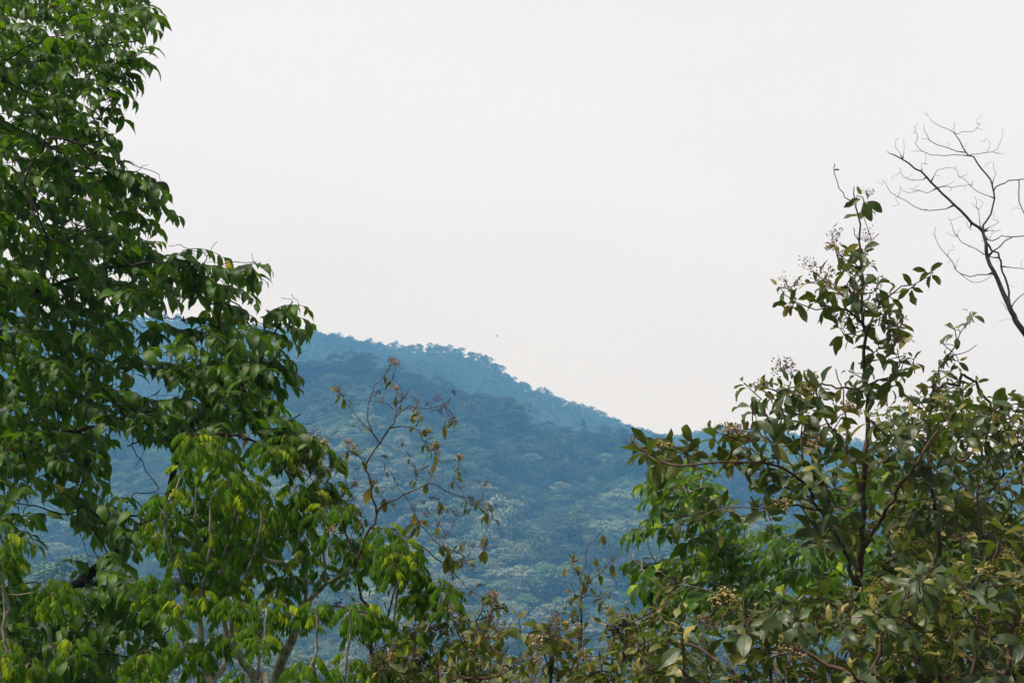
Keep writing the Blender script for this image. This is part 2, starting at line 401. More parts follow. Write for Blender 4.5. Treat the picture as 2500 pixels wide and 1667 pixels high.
PALE = {(1330, 1385): "large bluish green dome left of the little sapling's dry leaf", (1395, 1400): "green crown directly behind the little sapling", (1010, 1330): "pale crown behind the right twigs of the sparse berry shrub, low down",
        (1120, 1415): "pale spreading crown left of the biggest green dome, low on the hillside", (1245, 1470): "pale flat crown at the foot of the hillside, bottom centre", (1340, 1480): "pale crown just left of the sapling's stem near the bottom",
        (1180, 1300): "pale crown right of the pink flower head of the berry shrub", (1420, 1290): "pale crown right behind the sapling's topmost flower", (1500, 1230): "green crown beside the left edge of the glossy tree",
        (1250, 1220): "pale crown in the open centre of the hillside", (1370, 1180): "pale layered crown right of centre on the open hillside", (1180, 1180): "pale crown just above the berry shrub's longest right twig",
        (1050, 1230): "pale crown seen through the berry shrub's middle twigs", (1300, 1110): "pale crown high on the open hillside, centre", (1480, 1120): "greyish crown on the upper slope left of the tall shrub's long arm",
        (1100, 1110): "pale crown right of the berry shrub's upper leaves", (1420, 1520): "pale crown low behind the sapling's foot", (1130, 1500): "pale crown at the bottom behind the thicket's top twigs",
        (930, 1100): "pale crown behind the fork of the berry shrub", (780, 1100): "pale crown right of the big tree's lowest leaf cluster", (150, 1330): "pale crown in the gap under the big tree, lower left", (190, 1270): "bluish crown higher in the gap under the big tree"}
for px, py, R, tk, hue in ((1330, 1385, 9, 1, .45), (1395, 1400, 8, 3, .5), (1010, 1330, 7, 0, .8), (1120, 1415, 8, 2, .8), (1245, 1470, 9, 2, .7), (1340, 1480, 8, 0, .75), (1180, 1300, 7, 1, .6),
                       (1420, 1290, 7, 3, .5), (1500, 1230, 7, 1, .5), (1250, 1220, 8, 2, .75), (1370, 1180, 7, 0, .8), (1180, 1180, 8, 2, .8), (1050, 1230, 7, 1, .8), (1300, 1110, 7, 0, .7),
                       (1480, 1120, 6, 3, .6), (1100, 1110, 7, 2, .7), (1420, 1520, 8, 2, .8), (1130, 1500, 7, 0, .75), (930, 1100, 7, 2, .8), (780, 1100, 7, 0, .75), (150, 1330, 9, 0, .75), (190, 1270, 8, 3, .7)):
    Ys = np.linspace(415, 775, 400); xs = (px - 1250) / F * Ys * CP
    pys = topy(xs, Ys, Hgt(xs, Ys) + R * 1.6)[0]
    Y = float(Ys[np.argmin(abs(pys - py))])
    lone_tree("canopy_tree", px, Y, R * 1.0, R * .9, tk, hue, .62, PALE[(px, py)], "tree", "pale crowns on the near hillside")

# ------------------------------------------------------------------ haze
bpy_v = [(x, y, z) for x in (-1120, 1120) for y in (-60, 1470) for z in (-215, 135)]
hz = bpy.data.meshes.new("haze")
hz.from_pydata(bpy_v, [], [(0, 1, 3, 2), (4, 6, 7, 5), (0, 4, 5, 1), (2, 3, 7, 6), (0, 2, 6, 4), (1, 5, 7, 3)])
mh, N, L = new_mat("haze_air")
o_ = N.new("ShaderNodeOutputMaterial"); pv = N.new("ShaderNodeVolumePrincipled")
pv.inputs["Color"].default_value = (.165, .50, 1.0, 1); pv.inputs["Absorption Color"].default_value = (1, 1, 1, 1)
pv.inputs["Density"].default_value = 7.2e-4
L.new(pv.outputs[0], o_.inputs["Volume"])
hz.materials.append(mh)
tag(link("haze", hz), "blue summer haze filling the valley air", "haze", kind="stuff")

# ================================================================== foreground plants
class Bag:
    def __init__(s): s.V = []; s.F = []; s.U = []; s.T = []; s.n = 0
    def add(s, V, Fq, U=None, T=None):
        s.V.append(V); s.F.append(Fq + s.n); s.n += len(V)
        if U is not None: s.U.append(U)
        if T is not None: s.T.append(T)
    def mesh(s, name, mat, smooth=True):
        return mesh_np(name, np.concatenate(s.V), np.concatenate(s.F), uv=np.concatenate(s.U) if s.U else None,
                       tint=np.concatenate(s.T) if s.T else None, mat=mat, smooth=smooth)
PROFILES = {   # leaf outlines: half width along the leaf
    'drip': ([0, .06, .2, .38, .55, .72, .86, 1], [.02, .22, .78, 1, .93, .62, .22, .0]),
    'ellip': ([0, .08, .22, .4, .58, .76, .9, 1], [.03, .28, .74, .98, 1, .74, .34, .0]),
    'leaflet': ([0, .15, .45, .75, 1], [.1, .7, 1, .62, 0]),
}
def leaves(bag, Pn, D, Nn, L, W, bend, fold, tint, prof='drip'):
    """a batch of curved, folded leaves with UVs; the top side is the Nn side"""
    Pn = np.asarray(Pn, float); D = nrm(D); n = len(Pn)
    Nn = nrm(np.asarray(Nn) - (np.asarray(Nn) * D).sum(1, keepdims=True) * D)
    S = np.cross(D, Nn)
    t, w = map(np.array, PROFILES[prof]); k = len(t)
    th = bend[:, None] * t[None]                       # turning along the leaf
    dt = np.diff(t, prepend=0)
    cx = np.cumsum(np.cos(th - bend[:, None] * dt / 2) * dt, 1); sx = np.cumsum(np.sin(th - bend[:, None] * dt / 2) * dt, 1)
    mid = Pn[:, None] + L[:, None, None] * (cx[..., None] * D[:, None] - sx[..., None] * Nn[:, None])
    nr = np.cos(th)[..., None] * Nn[:, None] + np.sin(th)[..., None] * D[:, None]
    ph = rng.uniform(0, 6.28, n)[:, None]
    twi = (rng.normal(0, .38, n)[:, None] * t[None])[..., None]
    S3 = np.cos(twi) * S[:, None] + np.sin(twi) * nr; nr2 = np.cos(twi) * nr - np.sin(twi) * S[:, None]
    am = rng.uniform(.02, .20, n)[:, None]
    wv = 1 + am * np.sin(t[None] * 13 + ph)
    ww = (W[:, None] * w[None] * wv)[..., None]
    fo = (fold[:, None] * (1 + .5 * np.sin(t[None] * 11 + ph * 2)))[..., None]
    a = mid + ww * (np.cos(fo) * S3 + np.sin(fo) * nr2)
    fo2 = (fold[:, None] * (1 + .5 * np.sin(t[None] * 10 + ph * 3)))[..., None]
    b = mid + ww * (-np.cos(fo2) * S3 + np.sin(fo2) * nr2)
    V = np.stack([a, mid, b], 2)                       # n,k,3,3
    base = (np.arange(n) * k * 3)[:, None, None]
    i = np.arange(k - 1)[None, :, None] * 3
    f1 = np.stack([i + 1, i, i + 3, i + 4], -1); f2 = np.stack([i + 1, i + 4, i + 5, i + 2], -1)
    Fq = (np.concatenate([f1, f2], 2) + base[..., None]).reshape(-1, 4)
    U = np.zeros((n, k, 3, 2)); U[..., 1] = t[None, :, None]
    U[:, :, 0, 0] = .5 - .5 * w; U[:, :, 1, 0] = .5; U[:, :, 2, 0] = .5 + .5 * w
    T = np.repeat(tint[:, None], k * 3, 1).reshape(-1, 3)
    bag.add(V.reshape(-1, 3), Fq, U.reshape(-1, 2), T)
def tube(bag, pts, rad, sides=6):
    pts = np.asarray(pts, float); rad = np.asarray(rad, float); n = len(pts)
    if n < 2: return
    tg = np.gradient(pts, axis=0); tg = nrm(tg)
    ref = np.array((.31, .9, .28)); s1 = nrm(np.cross(tg, ref)); s2 = np.cross(tg, s1)
    a = np.arange(sides) / sides * 2 * math.pi
    ring = pts[:, None] + rad[:, None, None] * (np.cos(a)[None, :, None] * s1[:, None] + np.sin(a)[None, :, None] * s2[:, None])
    V = ring.reshape(-1, 3)
    i = np.arange(n - 1)[:, None] * sides; j = np.arange(sides)[None]; j2 = (j + 1) % sides
    Fq = np.stack([i + j, i + j2, i + sides + j2, i + sides + j], -1).reshape(-1, 4)
    bag.add(V, Fq)
def smooth_path(pts, rads, step=.06):
    pts = np.asarray(pts, float); n = len(pts); out = []; ro = []
    e = np.vstack([2 * pts[0] - pts[1], pts, 2 * pts[-1] - pts[-2]])
    for i in range(n - 1):
        p0, p1, p2, p3 = e[i], e[i + 1], e[i + 2], e[i + 3]
        m = max(2, int(np.linalg.norm(p2 - p1) / step))
        for k in range(m):
            t = k / m
            out.append(.5 * ((2 * p1) + (-p0 + p2) * t + (2 * p0 - 5 * p1 + 4 * p2 - p3) * t * t + (-p0 + 3 * p1 - 3 * p2 + p3) * t ** 3))
            ro.append(rads[i] * (1 - t) + rads[i + 1] * t)
    out.append(pts[-1]); ro.append(rads[-1])
    return np.array(out), np.array(ro)

class Plant:
    """an Empty at the foot; > trunk, branch (one per limb with its twigs), foliage, flower_cluster ..."""
    def __init__(s, name, label, cat, foot, bark, seed=1, group=None, rtwig=.0028, thick=.6):
        s.o = bpy.data.objects.new(name, None); COL.objects.link(s.o); s.o.location = foot
        tag(s.o, label, cat, group)
        s.foot = np.array(foot); s.bark = bark; s.r = random.Random(seed); s.rt = rtwig
        s.thick = thick; s.pos = []; s.par = []; s.rad = []; s.limb = []; s.chains = []; s.tips = []
    def limb_px(s, pts, Y=None, wob=.012):
        k_ = s.thick
        """pts: (px, py, Y, radius in photo px) from the base outwards; starts on the nearest limb if there is one"""
        w = [P(a, b, c) for a, b, c, d in pts]; rr = [d * c / F * k_ for a, b, c, d in pts]
        li = len(s.chains); start = -1
        if s.pos:
            A = np.array(s.pos); start = int(np.argmin(((A - w[0]) ** 2).sum(1)))
            w[0] = A[start]
        q, rr = smooth_path(w, rr)
        for i in range(1, len(q) - 1): q[i] += np.array([s.r.gauss(0, 1), s.r.gauss(0, 1), s.r.gauss(0, 1)]) * wob * .5
        ids = []; prev = start
        for i, (p, r_) in enumerate(zip(q, rr)):
            if i == 0 and start >= 0: ids.append(start); continue
            s.pos.append(p); s.par.append(prev); s.rad.append(r_); s.limb.append(li); prev = len(s.pos) - 1; ids.append(prev)
        s.chains.append((li, ids)); s.nl = len(s.chains)
    def connect(s, tips, sag=.12, crook=.10, climb=.5, maxr=None):
        """grow a twig from the nearest part of the skeleton to every tip"""
        A = np.array(s.pos)
        d0 = [((A - t) ** 2).sum(1).min() for t in tips]
        for t in [tips[i] for i in np.argsort(d0)]:
            A = np.array(s.pos); dv = t - A; d = np.sqrt((dv ** 2).sum(1))
            cost = d * (1 + climb * np.clip(-dv[:, 2] / np.maximum(d, .01), 0, 1))
            k = int(np.argmin(cost)); p0 = A[k]; L = d[k]
            if L < .03: 
                s.tips.append((t, nrm(t - s.foot * 0 - np.array((0, 0, 0)) - p0 + 1e-4), k)); continue
            pd = nrm(p0 - A[s.par[k]]) if s.par[k] >= 0 else np.array((0, 0, 1.))
            m1 = p0 + (pd * .35 + nrm(t - p0) * .65) * L * .35 + np.array((0, 0, L * sag * s.r.uniform(-.4, 1)))
            m2 = p0 + (t - p0) * .72 + np.array((s.r.gauss(0, crook), s.r.gauss(0, crook), sag + s.r.gauss(0, crook))) * L * .6
            q, _ = smooth_path([p0, m1, m2, t], [0, 0, 0, 0], step=.05)
            ids = [k]; prev = k
            for p in q[1:]:
                s.pos.append(p + np.array([s.r.gauss(0, 1), s.r.gauss(0, 1), s.r.gauss(0, 1)]) * .0025); s.par.append(prev); s.rad.append(0); s.limb.append(s.limb[k])
                prev = len(s.pos) - 1; ids.append(prev)
            s.chains.append((s.limb[k], ids))
            s.tips.append((t, nrm(q[-1] - q[-3] if len(q) > 2 else t - p0), prev))
    def build_wood(s):
        cnt = np.zeros(len(s.pos)); 
        for _, _, k in s.tips: cnt[k] += 1
        for i in range(len(s.pos) - 1, -1, -1):
            if s.par[i] >= 0: cnt[s.par[i]] += cnt[i]
        bags = {}
        A = np.array(s.pos)
        for ci, (li, ids) in enumerate(s.chains):
            rr = []
            for i in ids:
                pr = s.rt * .8 * max(1, cnt[i]) ** .40
                rr.append(max(s.rad[i], min(pr, .009)) if ci < s.nl else min(pr, .008))
            if ci >= s.nl: rr[0] = min(rr[0], rr[1] * 1.3)
            b = bags.setdefault(li, Bag())
            tube(b, A[ids] - s.foot, rr, 8 if ci < s.nl else 5)
        for li, b in sorted(bags.items()):
            nm = "trunk" if li == 0 else "branch"
            link(nm, b.mesh(nm, s.bark), s.o)
    def leafmesh(s, bag, mat, name="foliage"):
        nf = sum(len(f) for f in bag.F)
        for V_, F_ in zip(s.tw.V, s.tw.F):
            bag.add(V_, F_ - F_.min(), np.zeros((len(V_), 2)), np.zeros((len(V_), 3)))
        for i in range(len(bag.V)): bag.V[i] = bag.V[i] - s.foot
        me = bag.mesh(name, mat); me.materials.append(s.twmat)
        mi = np.zeros(len(me.polygons), np.int32); mi[nf:] = 1; me.polygons.foreach_set("material_index", mi)
        link(name, me, s.o)

class LeafList:
    def __init__(s): s.a = [[] for _ in range(8)]
    def add(s, p, d, n, L, W, bend, fold, tint):
        for q, v in zip(s.a, (p, d, n, L, W, bend, fold, tint)): q.append(v)
    def flush(s, bag, prof):
        if s.a[0]: leaves(bag, *[np.array(q, float) for q in s.a], prof=prof)
UP = np.array((0, 0, 1.))
def hperp(d):
    v = np.cross(d, UP)
    return nrm(v) if np.linalg.norm(v) > .05 else np.array((1., 0, 0))

def spray_drooping(pl, LL, twigs, tip, ax, n=10, L=.14, W=.027, length=.36, yellow=.04, spread=1.0, lum=.5, flat=0.0):
    """an arching twig end hung with leaves left and right, each leaf curving down"""
    r = pl.r
    ax = np.array(ax); ax[2] = ax[2] * .4 + .15; ax = nrm(ax + np.array((r.gauss(0, .25), r.gauss(0, .25), 0)))
    side = hperp(ax); pts = []; p = np.array(tip) - ax * length * .72; d = ax.copy()
    m = 9
    for i in range(m):
        pts.append(p.copy()); p = p + d * length / (m - 1); d = nrm(d + np.array((0, 0, -.13)))
    tube(twigs, np.array(pts), np.linspace(.0035, .0014, m), 4)
    for i in range(n):
        f = (i + .6) / n; k = f * (m - 1); k0 = int(min(k, m - 2)); q = pts[k0] + (pts[k0 + 1] - pts[k0]) * (k - k0)
        tg = nrm(pts[k0 + 1] - pts[k0]); sd = side * (1 if i % 2 else -1)
        out = nrm(sd * r.uniform(.35, .9) * spread + tg * (r.uniform(.2, .75) + flat) + UP * (r.uniform(-.35, .15) + flat * .1))
        nn = nrm(UP * 1.0 + out * .5 + np.array((r.gauss(0, .35), r.gauss(0, .35), 0)))
        l = L * r.uniform(.55, 1.2) * (.75 if f > .92 else 1)
        y = 0 if r.random() > yellow else r.uniform(.5, 1)
        LL.add(q, out, nn, l, W * l / L * r.uniform(.85, 1.15), r.uniform(.9, 1.75) * (1 - flat * .6), r.uniform(.12, .45), (min(1, max(0, r.gauss(lum, .25))), y, r.random()))
def spray_pinnate(pl, LL, twigs, tip, ax, nf=6, rach=.20, Ll=.058, Wl=.011, pairs=5, young=.3):
    """an umbrella of arching compound leaves"""
    r = pl.r; a0 = r.uniform(0, 6.28)
    for k in range(nf):
        a = a0 + k * 2.399; el = r.uniform(.15, .85)
        d = nrm(np.array((math.cos(a) * math.cos(el), math.sin(a) * math.cos(el), math.sin(el))))
        R_ = rach * r.uniform(.65, 1.15); m = pairs + 2; p = np.array(tip) + UP * (-.05 + .1 * (k / nf)); pts = []
        side = hperp(d)
        for i in range(m):
            pts.append(p.copy()); p = p + d * R_ / (m - 1); d = nrm(d + np.array((0, 0, -.36)))
        tube(twigs, np.array(pts), np.linspace(.0022, .0009, m), 3)
        yg = r.random() < young; lum = r.gauss(.5, .22)
        for i in range(2, m):
            tg = nrm(pts[i] - pts[i - 1])
            nn0 = nrm(np.cross(side, tg)); nn0 = nn0 if nn0[2] > 0 else -nn0
            for sgn in ((1, -1) if i < m - 1 else (1, -1, 0)):
                out = nrm(side * sgn * .85 + tg * (.55 if sgn else 1.4) + UP * r.uniform(-1.2, -.5) * abs(sgn))
                l = Ll * r.uniform(.8, 1.2) * (.6 + .5 * math.sin(math.pi * i / m))
                LL.add(pts[i], out, nrm(nn0 + side * sgn * .5), l, Wl * r.uniform(.85, 1.2) * l / Ll, r.uniform(.4, 1.1), r.uniform(.05, .3), (min(1, max(0, lum + r.gauss(0, .12))), (r.uniform(.25, .9) if yg and el > .5 else r.uniform(0, .15)), r.random()))
def spray_rosette(pl, LL, twigs, tip, ax, n=8, L=.135, W=.028, young=.35, droop=.35, ln=.16, lum=.5, rise=.35):
    """big elliptic leaves in pairs round a short shoot, small pale young leaves at the very tip"""
    r = pl.r; ax = nrm(np.array(ax) + np.array((r.gauss(0, .2), r.gauss(0, .2), rise + .25)))
    s1 = hperp(ax); s2 = nrm(np.cross(ax, s1)); a0 = r.uniform(0, 6.28)
    p0 = np.array(tip) - ax * ln; tube(twigs, np.array([p0, p0 + ax * ln * .5, p0 + ax * ln]), [.0035, .0028, .0018], 5)
    for i in range(n):
        f = i / max(1, n - 1); a = a0 + i * math.pi * .5 * 1.06 + (math.pi if i % 2 else 0) * 1.0
        base = p0 + ax * ln * (.15 + .85 * f)
        rd = s1 * math.cos(a) + s2 * math.sin(a)
        top = f > .8
        out = nrm(rd * (1 if not top else .5) + ax * (.1 + .55 * f) + UP * (-droop * (1 - f) * r.uniform(.3, 1.3)))
        nn = nrm(ax + UP * .5 - rd * .1 + np.array((r.gauss(0, .38), r.gauss(0, .38), 0)))
        l = L * r.uniform(.6, 1.2) * (1 - .5 * max(0, f - .6) / .4)
        y = r.uniform(.35, .95) if (top and r.random() < young * 2) or r.random() < young * .14 else r.uniform(0, .12)
        LL.add(base + out * .012, out, nn, l, W * l / L * r.uniform(.85, 1.2), r.uniform(.2, 1.5) * (1 - .4 * top), r.uniform(.1, .6), (min(1, max(0, r.gauss(lum, .28))), y, r.random()))

# flower and berry heads: a few meshes shared by all copies
def cluster_mesh(name, seed, mat, n=46, R=.045, up=True, dot=.0050, domed=.55, hue=.5):
    r = random.Random(seed); b = Bag()
    octv = np.array([(1, 0, 0), (0, 1, 0), (-1, 0, 0), (0, -1, 0), (0, 0, 1), (0, 0, -1)], float)
    octf = np.array([(0, 1, 4, 4), (1, 2, 4, 4), (2, 3, 4, 4), (3, 0, 4, 4), (1, 0, 5, 5), (2, 1, 5, 5), (3, 2, 5, 5), (0, 3, 5, 5)])
    rays = []
    for k in range(6):
        a = k * 1.05 + r.uniform(-.3, .3); e = r.uniform(.4, 1.3)
        q = np.array((math.cos(a) * math.cos(e), math.sin(a) * math.cos(e), math.sin(e))) * R * r.uniform(.6, 1); rays.append(q)
        def t_(p0, p1, ra):
            bb = Bag(); tube(bb, np.array([p0, (p0 + p1) / 2 + np.array((0, 0, .003)), p1]), [ra, ra * .8, ra * .6], 3)
            b.add(bb.V[0], bb.F[0], None, np.tile((.08, .4, 0), (len(bb.V[0]), 1)))
        t_(np.zeros(3), q, .0011)
        for j in range(3):
            q2 = q + nrm(np.array((r.gauss(0, 1), r.gauss(0, 1), r.gauss(.5, .7)))) * R * .42; t_(q, q2, .0008); rays.append(q2)
    for i in range(n):
        c = r.choice(rays[3:]) + np.array((r.gauss(0, 1), r.gauss(0, 1), r.gauss(.2, 1))) * R * .17
        d = dot * r.uniform(.7, 1.35)
        b.add(c + octv * d, octf.copy(), None, np.tile((min(1, max(0, hue + r.gauss(0, .2))), r.random(), 0), (6, 1)))
    V = np.concatenate(b.V); Fq = np.concatenate(b.F); T = np.concatenate(b.T)
    me = bpy.data.meshes.new(name)
    me.from_pydata(V.tolist(), [], [tuple(dict.fromkeys(f)) for f in Fq.tolist()])
    a = me.attributes.new("tint", 'FLOAT_COLOR', 'POINT'); c = np.ones((len(V), 4), np.float32); c[:, :3] = T
    a.data.foreach_set("color", c.ravel()); me.materials.append(mat)
    return me
M_FLOWER = tint_mat("flower_head", [(.10, .06, .03), (.30, .26, .07), (.46, .42, .16), (.42, .24, .17), (.55, .42, .35)], .8, .2)
M_BERRY = tint_mat("dark_berries", [(.07, .04, .04), (.02, .018, .03), (.05, .03, .05)], .4)
M_SEED = tint_mat("dry_seed_head", [(.10, .06, .04), (.16, .09, .07), (.22, .13, .10)], .8)
CM = {'y': [cluster_mesh("flower_cluster", 5 + i, M_FLOWER, 90, .038, hue=.30) for i in range(3)],
      'p': [cluster_mesh("flower_cluster", 15 + i, M_FLOWER, 60, .038, hue=.75) for i in range(2)],
      'b': [cluster_mesh("berry_cluster", 25 + i, M_BERRY, 26, .040, dot=.0055, hue=.6) for i in range(2)],
      's': [cluster_mesh("seed_cluster", 35 + i, M_SEED, 40, .05, dot=.0036, hue=.5) for i in range(2)]}
CN = {'y': 'flower_cluster', 'p': 'flower_cluster', 'b': 'berry_cluster', 's': 'seed_cluster'}
def cluster(pl, kind, p, sc_=1.0, ax=UP):
    o = link(CN[kind], pl.r.choice(CM[kind]), pl.o)
    o.location = np.array(p) - pl.foot; o.scale = (sc_,) * 3
    o.rotation_euler = (pl.r.gauss(0, .35) - ax[1] * .5, pl.r.gauss(0, .35) + ax[0] * .6, pl.r.uniform(0, 6.28))
def tips_from(pl, pix, y0, y1):
    return [P(a, b, pl.r.uniform(y0, y1)) for a, b in pix]

B_DARK = bark_mat("dark_bark", (.020, .014, .012), (.075, .055, .045))
B_GREY = bark_mat("grey_bark", (.14, .12, .10), (.50, .44, .38), 22)
B_RED = bark_mat("reddish_bark", (.055, .032, .025), (.17, .11, .085), 26)
B_TWIG = bark_mat("brown_twigs", (.05, .028, .022), (.15, .09, .065), 26)
B_BARE = bark_mat("bare_wood", (.045, .038, .045), (.14, .12, .125), 26)
L_BIG = leaf_mat("broad_leaf", (.004, .018, .002), (.065, .150, .006), (.055, .14, .006), (.50, .38, .02), rough=.45, trans=.24, transc=(.24, .50, .006), vein=.22, spec=.26)
L_PIN = leaf_mat("pinnate_leaf", (.006, .035, .002), (.065, .175, .004), (.065, .16, .005), (.38, .48, .010), rough=.55, spec=.10, trans=.35, transc=(.17, .42, .015), vein=.1)
L_OLV = leaf_mat("grey_green_leaf", (.012, .034, .014), (.070, .125, .055), (.080, .095, .016), (.36, .29, .06), rough=.38, spec=.5, trans=.25, transc=(.16, .26, .015), vein=.4)
L_GLS = leaf_mat("glossy_leaf", (.006, .030, .003), (.050, .125, .003), (.06, .135, .004), (.26, .36, .010), rough=.36, spec=.2, trans=.28, transc=(.30, .52, .008), vein=.25)
L_DRY = leaf_mat("olive_leaf", (.028, .052, .014), (.13, .17, .050), (.13, .14, .030), (.42, .30, .05), rough=.45, spec=.35, trans=.3, transc=(.20, .27, .02), vein=.4)
#PLANTLIST
def foot(px, Y, dz=.1):
    x = (px - 1250) / F * Y; return (x, Y, float(Hgt(x, Y)) - dz)
def px_of_foot(px, Y):
    """photo row of the ground below column px at depth Y"""
    f = foot(px, Y); return topy(f[0], f[1], f[2])[0]

# ---- 1. the big drooping-leaved tree that fills the left side
pl = Plant("broadleaf_tree", "tall dark green tree with big drooping leaves filling the left side of the view", "tree", foot(-260, 10.4), B_DARK, 3, rtwig=.0024, thick=.75)
g = px_of_foot(-260, 10.4)
pl.limb_px([(-260, g, 10.4, 62), (-250, 2300, 10.4, 56), (-215, 1800, 10.4, 50), (-205, 1200, 10.5, 44), (-180, 600, 10.5, 36), (-150, 100, 10.5, 28), (-120, -300, 10.5, 16)])
pl.limb_px([(-215, 1720, 10.4, 34), (-60, 1590, 10.2, 27), (60, 1520, 10.1, 22), (149, 1463, 10.0, 20), (220, 1399, 10.0, 17), (290, 1346, 9.9, 12), (393, 1235, 9.9, 12), (411, 1212, 9.9, 11), (455, 1064, 9.8, 10), (520, 981, 9.8, 9), (548, 911, 9.7, 7), (562, 840, 9.7, 5), (534, 800, 9.7, 4), (540, 730, 9.7, 2.5)])
pl.limb_px([(520, 981, 9.8, 6), (600, 930, 9.7, 4.5), (645, 860, 9.6, 4), (690, 780, 9.6, 3), (715, 735, 9.6, 2)])
pl.limb_px([(455, 1064, 9.8, 6), (560, 1060, 9.5, 5), (640, 1080, 9.3, 4), (690, 1050, 9.2, 3), (735, 1010, 9.1, 2)])
pl.limb_px([(-205, 1250, 10.5, 20), (-60, 1140, 10.4, 12), (100, 1070, 10.6, 7), (220, 1045, 10.4, 5), (330, 1010, 9.9, 4), (430, 985, 9.9, 3)])
pl.limb_px([(-195, 900, 10.5, 20), (-40, 780, 10.8, 11), (120, 700, 11.0, 7), (250, 660, 10.8, 5), (400, 640, 10.3, 3.5), (500, 680, 9.9, 2.5)])
pl.limb_px([(-180, 600, 10.5, 18), (-40, 480, 10.9, 10), (120, 420, 11.1, 6), (260, 430, 10.8, 4), (350, 460, 10.5, 3)])
pl.limb_px([(-160, 320, 10.5, 16), (-40, 220, 11, 9), (120, 140, 11.1, 5), (260, 110, 10.9, 4), (340, 100, 10.9, 2)])
pl.limb_px([(-140, 60, 10.5, 14), (0, -40, 10.7, 10), (140, -80, 10.9, 7), (300, -60, 10.9, 4)])
pl.limb_px([(149, 1463, 10.0, 9), (60, 1480, 9.6, 8), (-20, 1540, 9.4, 5)])
pl.limb_px([(205, 1412, 10, 6), (235, 1428, 9.9, 6), (262, 1480, 9.9, 4), (268, 1500, 9.9, 3)])
pl.limb_px([(118, 1480, 9.9, 6), (170, 1535, 9.8, 6), (225, 1570, 9.7, 5), (290, 1600, 9.6, 3)])
pl.limb_px([(455, 1064, 9.8, 5), (420, 1040, 9.9, 4), (360, 1060, 10, 3), (310, 1090, 10, 2)])
MAIN = [(-90, -60), (345, -60), (372, -10), (330, 30), (300, 70), (330, 105), (290, 120), (270, 160), (262, 190), (225, 200), (205, 250), (235, 290), (228, 330), (205, 370), (240, 395),
        (330, 415), (362, 450), (375, 500), (365, 545), (395, 590), (440, 620), (500, 640), (560, 640), (600, 640), (630, 660), (610, 720), (640, 790), (650, 840), (650, 900),
        (640, 960), (610, 1010), (590, 1070), (540, 1090), (470, 1080), (440, 1060), (420, 1020), (330, 1040), (310, 1000), (255, 1020), (270, 1090), (250, 1150), (285, 1200), (310, 1260), (330, 1300), (295, 1320),
        (250, 1290), (200, 1230), (150, 1180), (95, 1130), (45, 1140), (-10, 1160), (-90, 1160)]
HOLES = [[(325, 705), (400, 700), (530, 695), (525, 860), (440, 870), (330, 850)], [(315, 865), (460, 870), (465, 940), (400, 965), (325, 955)],
         [(60, 270), (90, 250), (110, 290), (80, 320)], [(160, 300), (200, 300), (200, 335), (160, 335)], [(40, 640), (90, 640), (90, 680), (50, 690)], [(150, 655), (190, 650), (190, 700), (150, 700)],
         [(230, 660), (275, 640), (270, 700), (235, 705)], [(620, 690), (700, 690), (680, 780), (655, 790)]]
for q in ([(330, 1010, 9.9, 2), (318, 1070, 9.8, 1.6), (345, 1130, 9.8, 1.2), (388, 1190, 9.8, .8)], [(340, 1040, 9.9, 1.6), (350, 1100, 9.8, 1.2), (330, 1140, 9.8, .8)], [(235, 1260, 9.8, 2.4), (215, 1240, 9.8, 2), (185, 1250, 9.8, 1.2), (200, 1310, 9.8, 1), (212, 1355, 9.8, .7)],
          [(265, 1365, 9.9, 2.4), (240, 1310, 9.8, 2), (210, 1275, 9.8, 1.6), (190, 1240, 9.8, 1)], [(230, 1385, 9.9, 1.6), (222, 1330, 9.8, 1.3), (238, 1290, 9.8, 1), (232, 1270, 9.8, .7)], [(290, 1350, 9.9, 2), (310, 1390, 9.8, 1.5), (300, 1420, 9.8, 1)],
          [(60, 300, 10.2, 1.3), (110, 350, 9.6, 1.2), (180, 345, 9.5, 1.1), (250, 400, 9.5, .9)], [(0, 330, 9.6, 1.2), (60, 450, 9.5, 1.1), (110, 560, 9.5, 1), (120, 620, 9.6, .8)], [(-10, 600, 9.6, 1.2), (60, 640, 9.5, 1), (90, 560, 9.5, 1), (70, 470, 9.6, .8)]):
    pl.limb_px(q)
t = tips_from(pl, scatter(MAIN, 26, HOLES, 1, 14000, gap=1.25), 9.5, 11.6)
t += tips_from(pl, scatter([(-60, -60), (300, -60), (230, 100), (180, 250), (200, 380), (300, 450), (330, 560), (420, 640), (560, 680), (600, 800), (590, 950), (540, 1000), (430, 960), (330, 980), (240, 1000), (240, 1120), (60, 1120), (-60, 1120)], 38, HOLES, 7, gap=1.3), 11.2, 12.6)
t += tips_from(pl, scatter([(420, 800), (640, 780), (650, 900), (610, 1000), (540, 1060), (430, 1000)], 56, (), 17), 9.1, 9.5)
t += tips_from(pl, [(688, 728), (712, 718), (728, 745), (672, 790), (700, 795), (722, 770), (690, 830), (705, 870), (668, 850), (672, 905), (700, 900), (655, 950), (676, 955), (690, 990), (660, 1010), (530, 590), (508, 620), (615, 618), (625, 640), (585, 640),
                    (472, 785), (450, 792), (430, 775), (400, 775), (375, 790), (350, 800), (300, 398), (345, 410), (365, 440), (372, 5), (352, 30), (300, 60), (340, 108), (352, 122), (318, 118), (300, 150), (318, 165), (292, 178), (300, 200), (262, 215), (280, 240), (262, 262), (240, 290), (268, 300), (262, 330), (240, 345), (300, 392), (330, 398), (362, 402), (385, 425), (392, 455), (398, 485), (412, 600), (440, 598), (470, 612)], 9.5, 9.8)
t += tips_from(pl, [(708, 1020), (738, 1012), (760, 1035), (785, 1050), (812, 1075), (690, 1060), (725, 1065), (705, 1095), (755, 1075), (780, 1090), (735, 1040)], 9.0, 9.3)
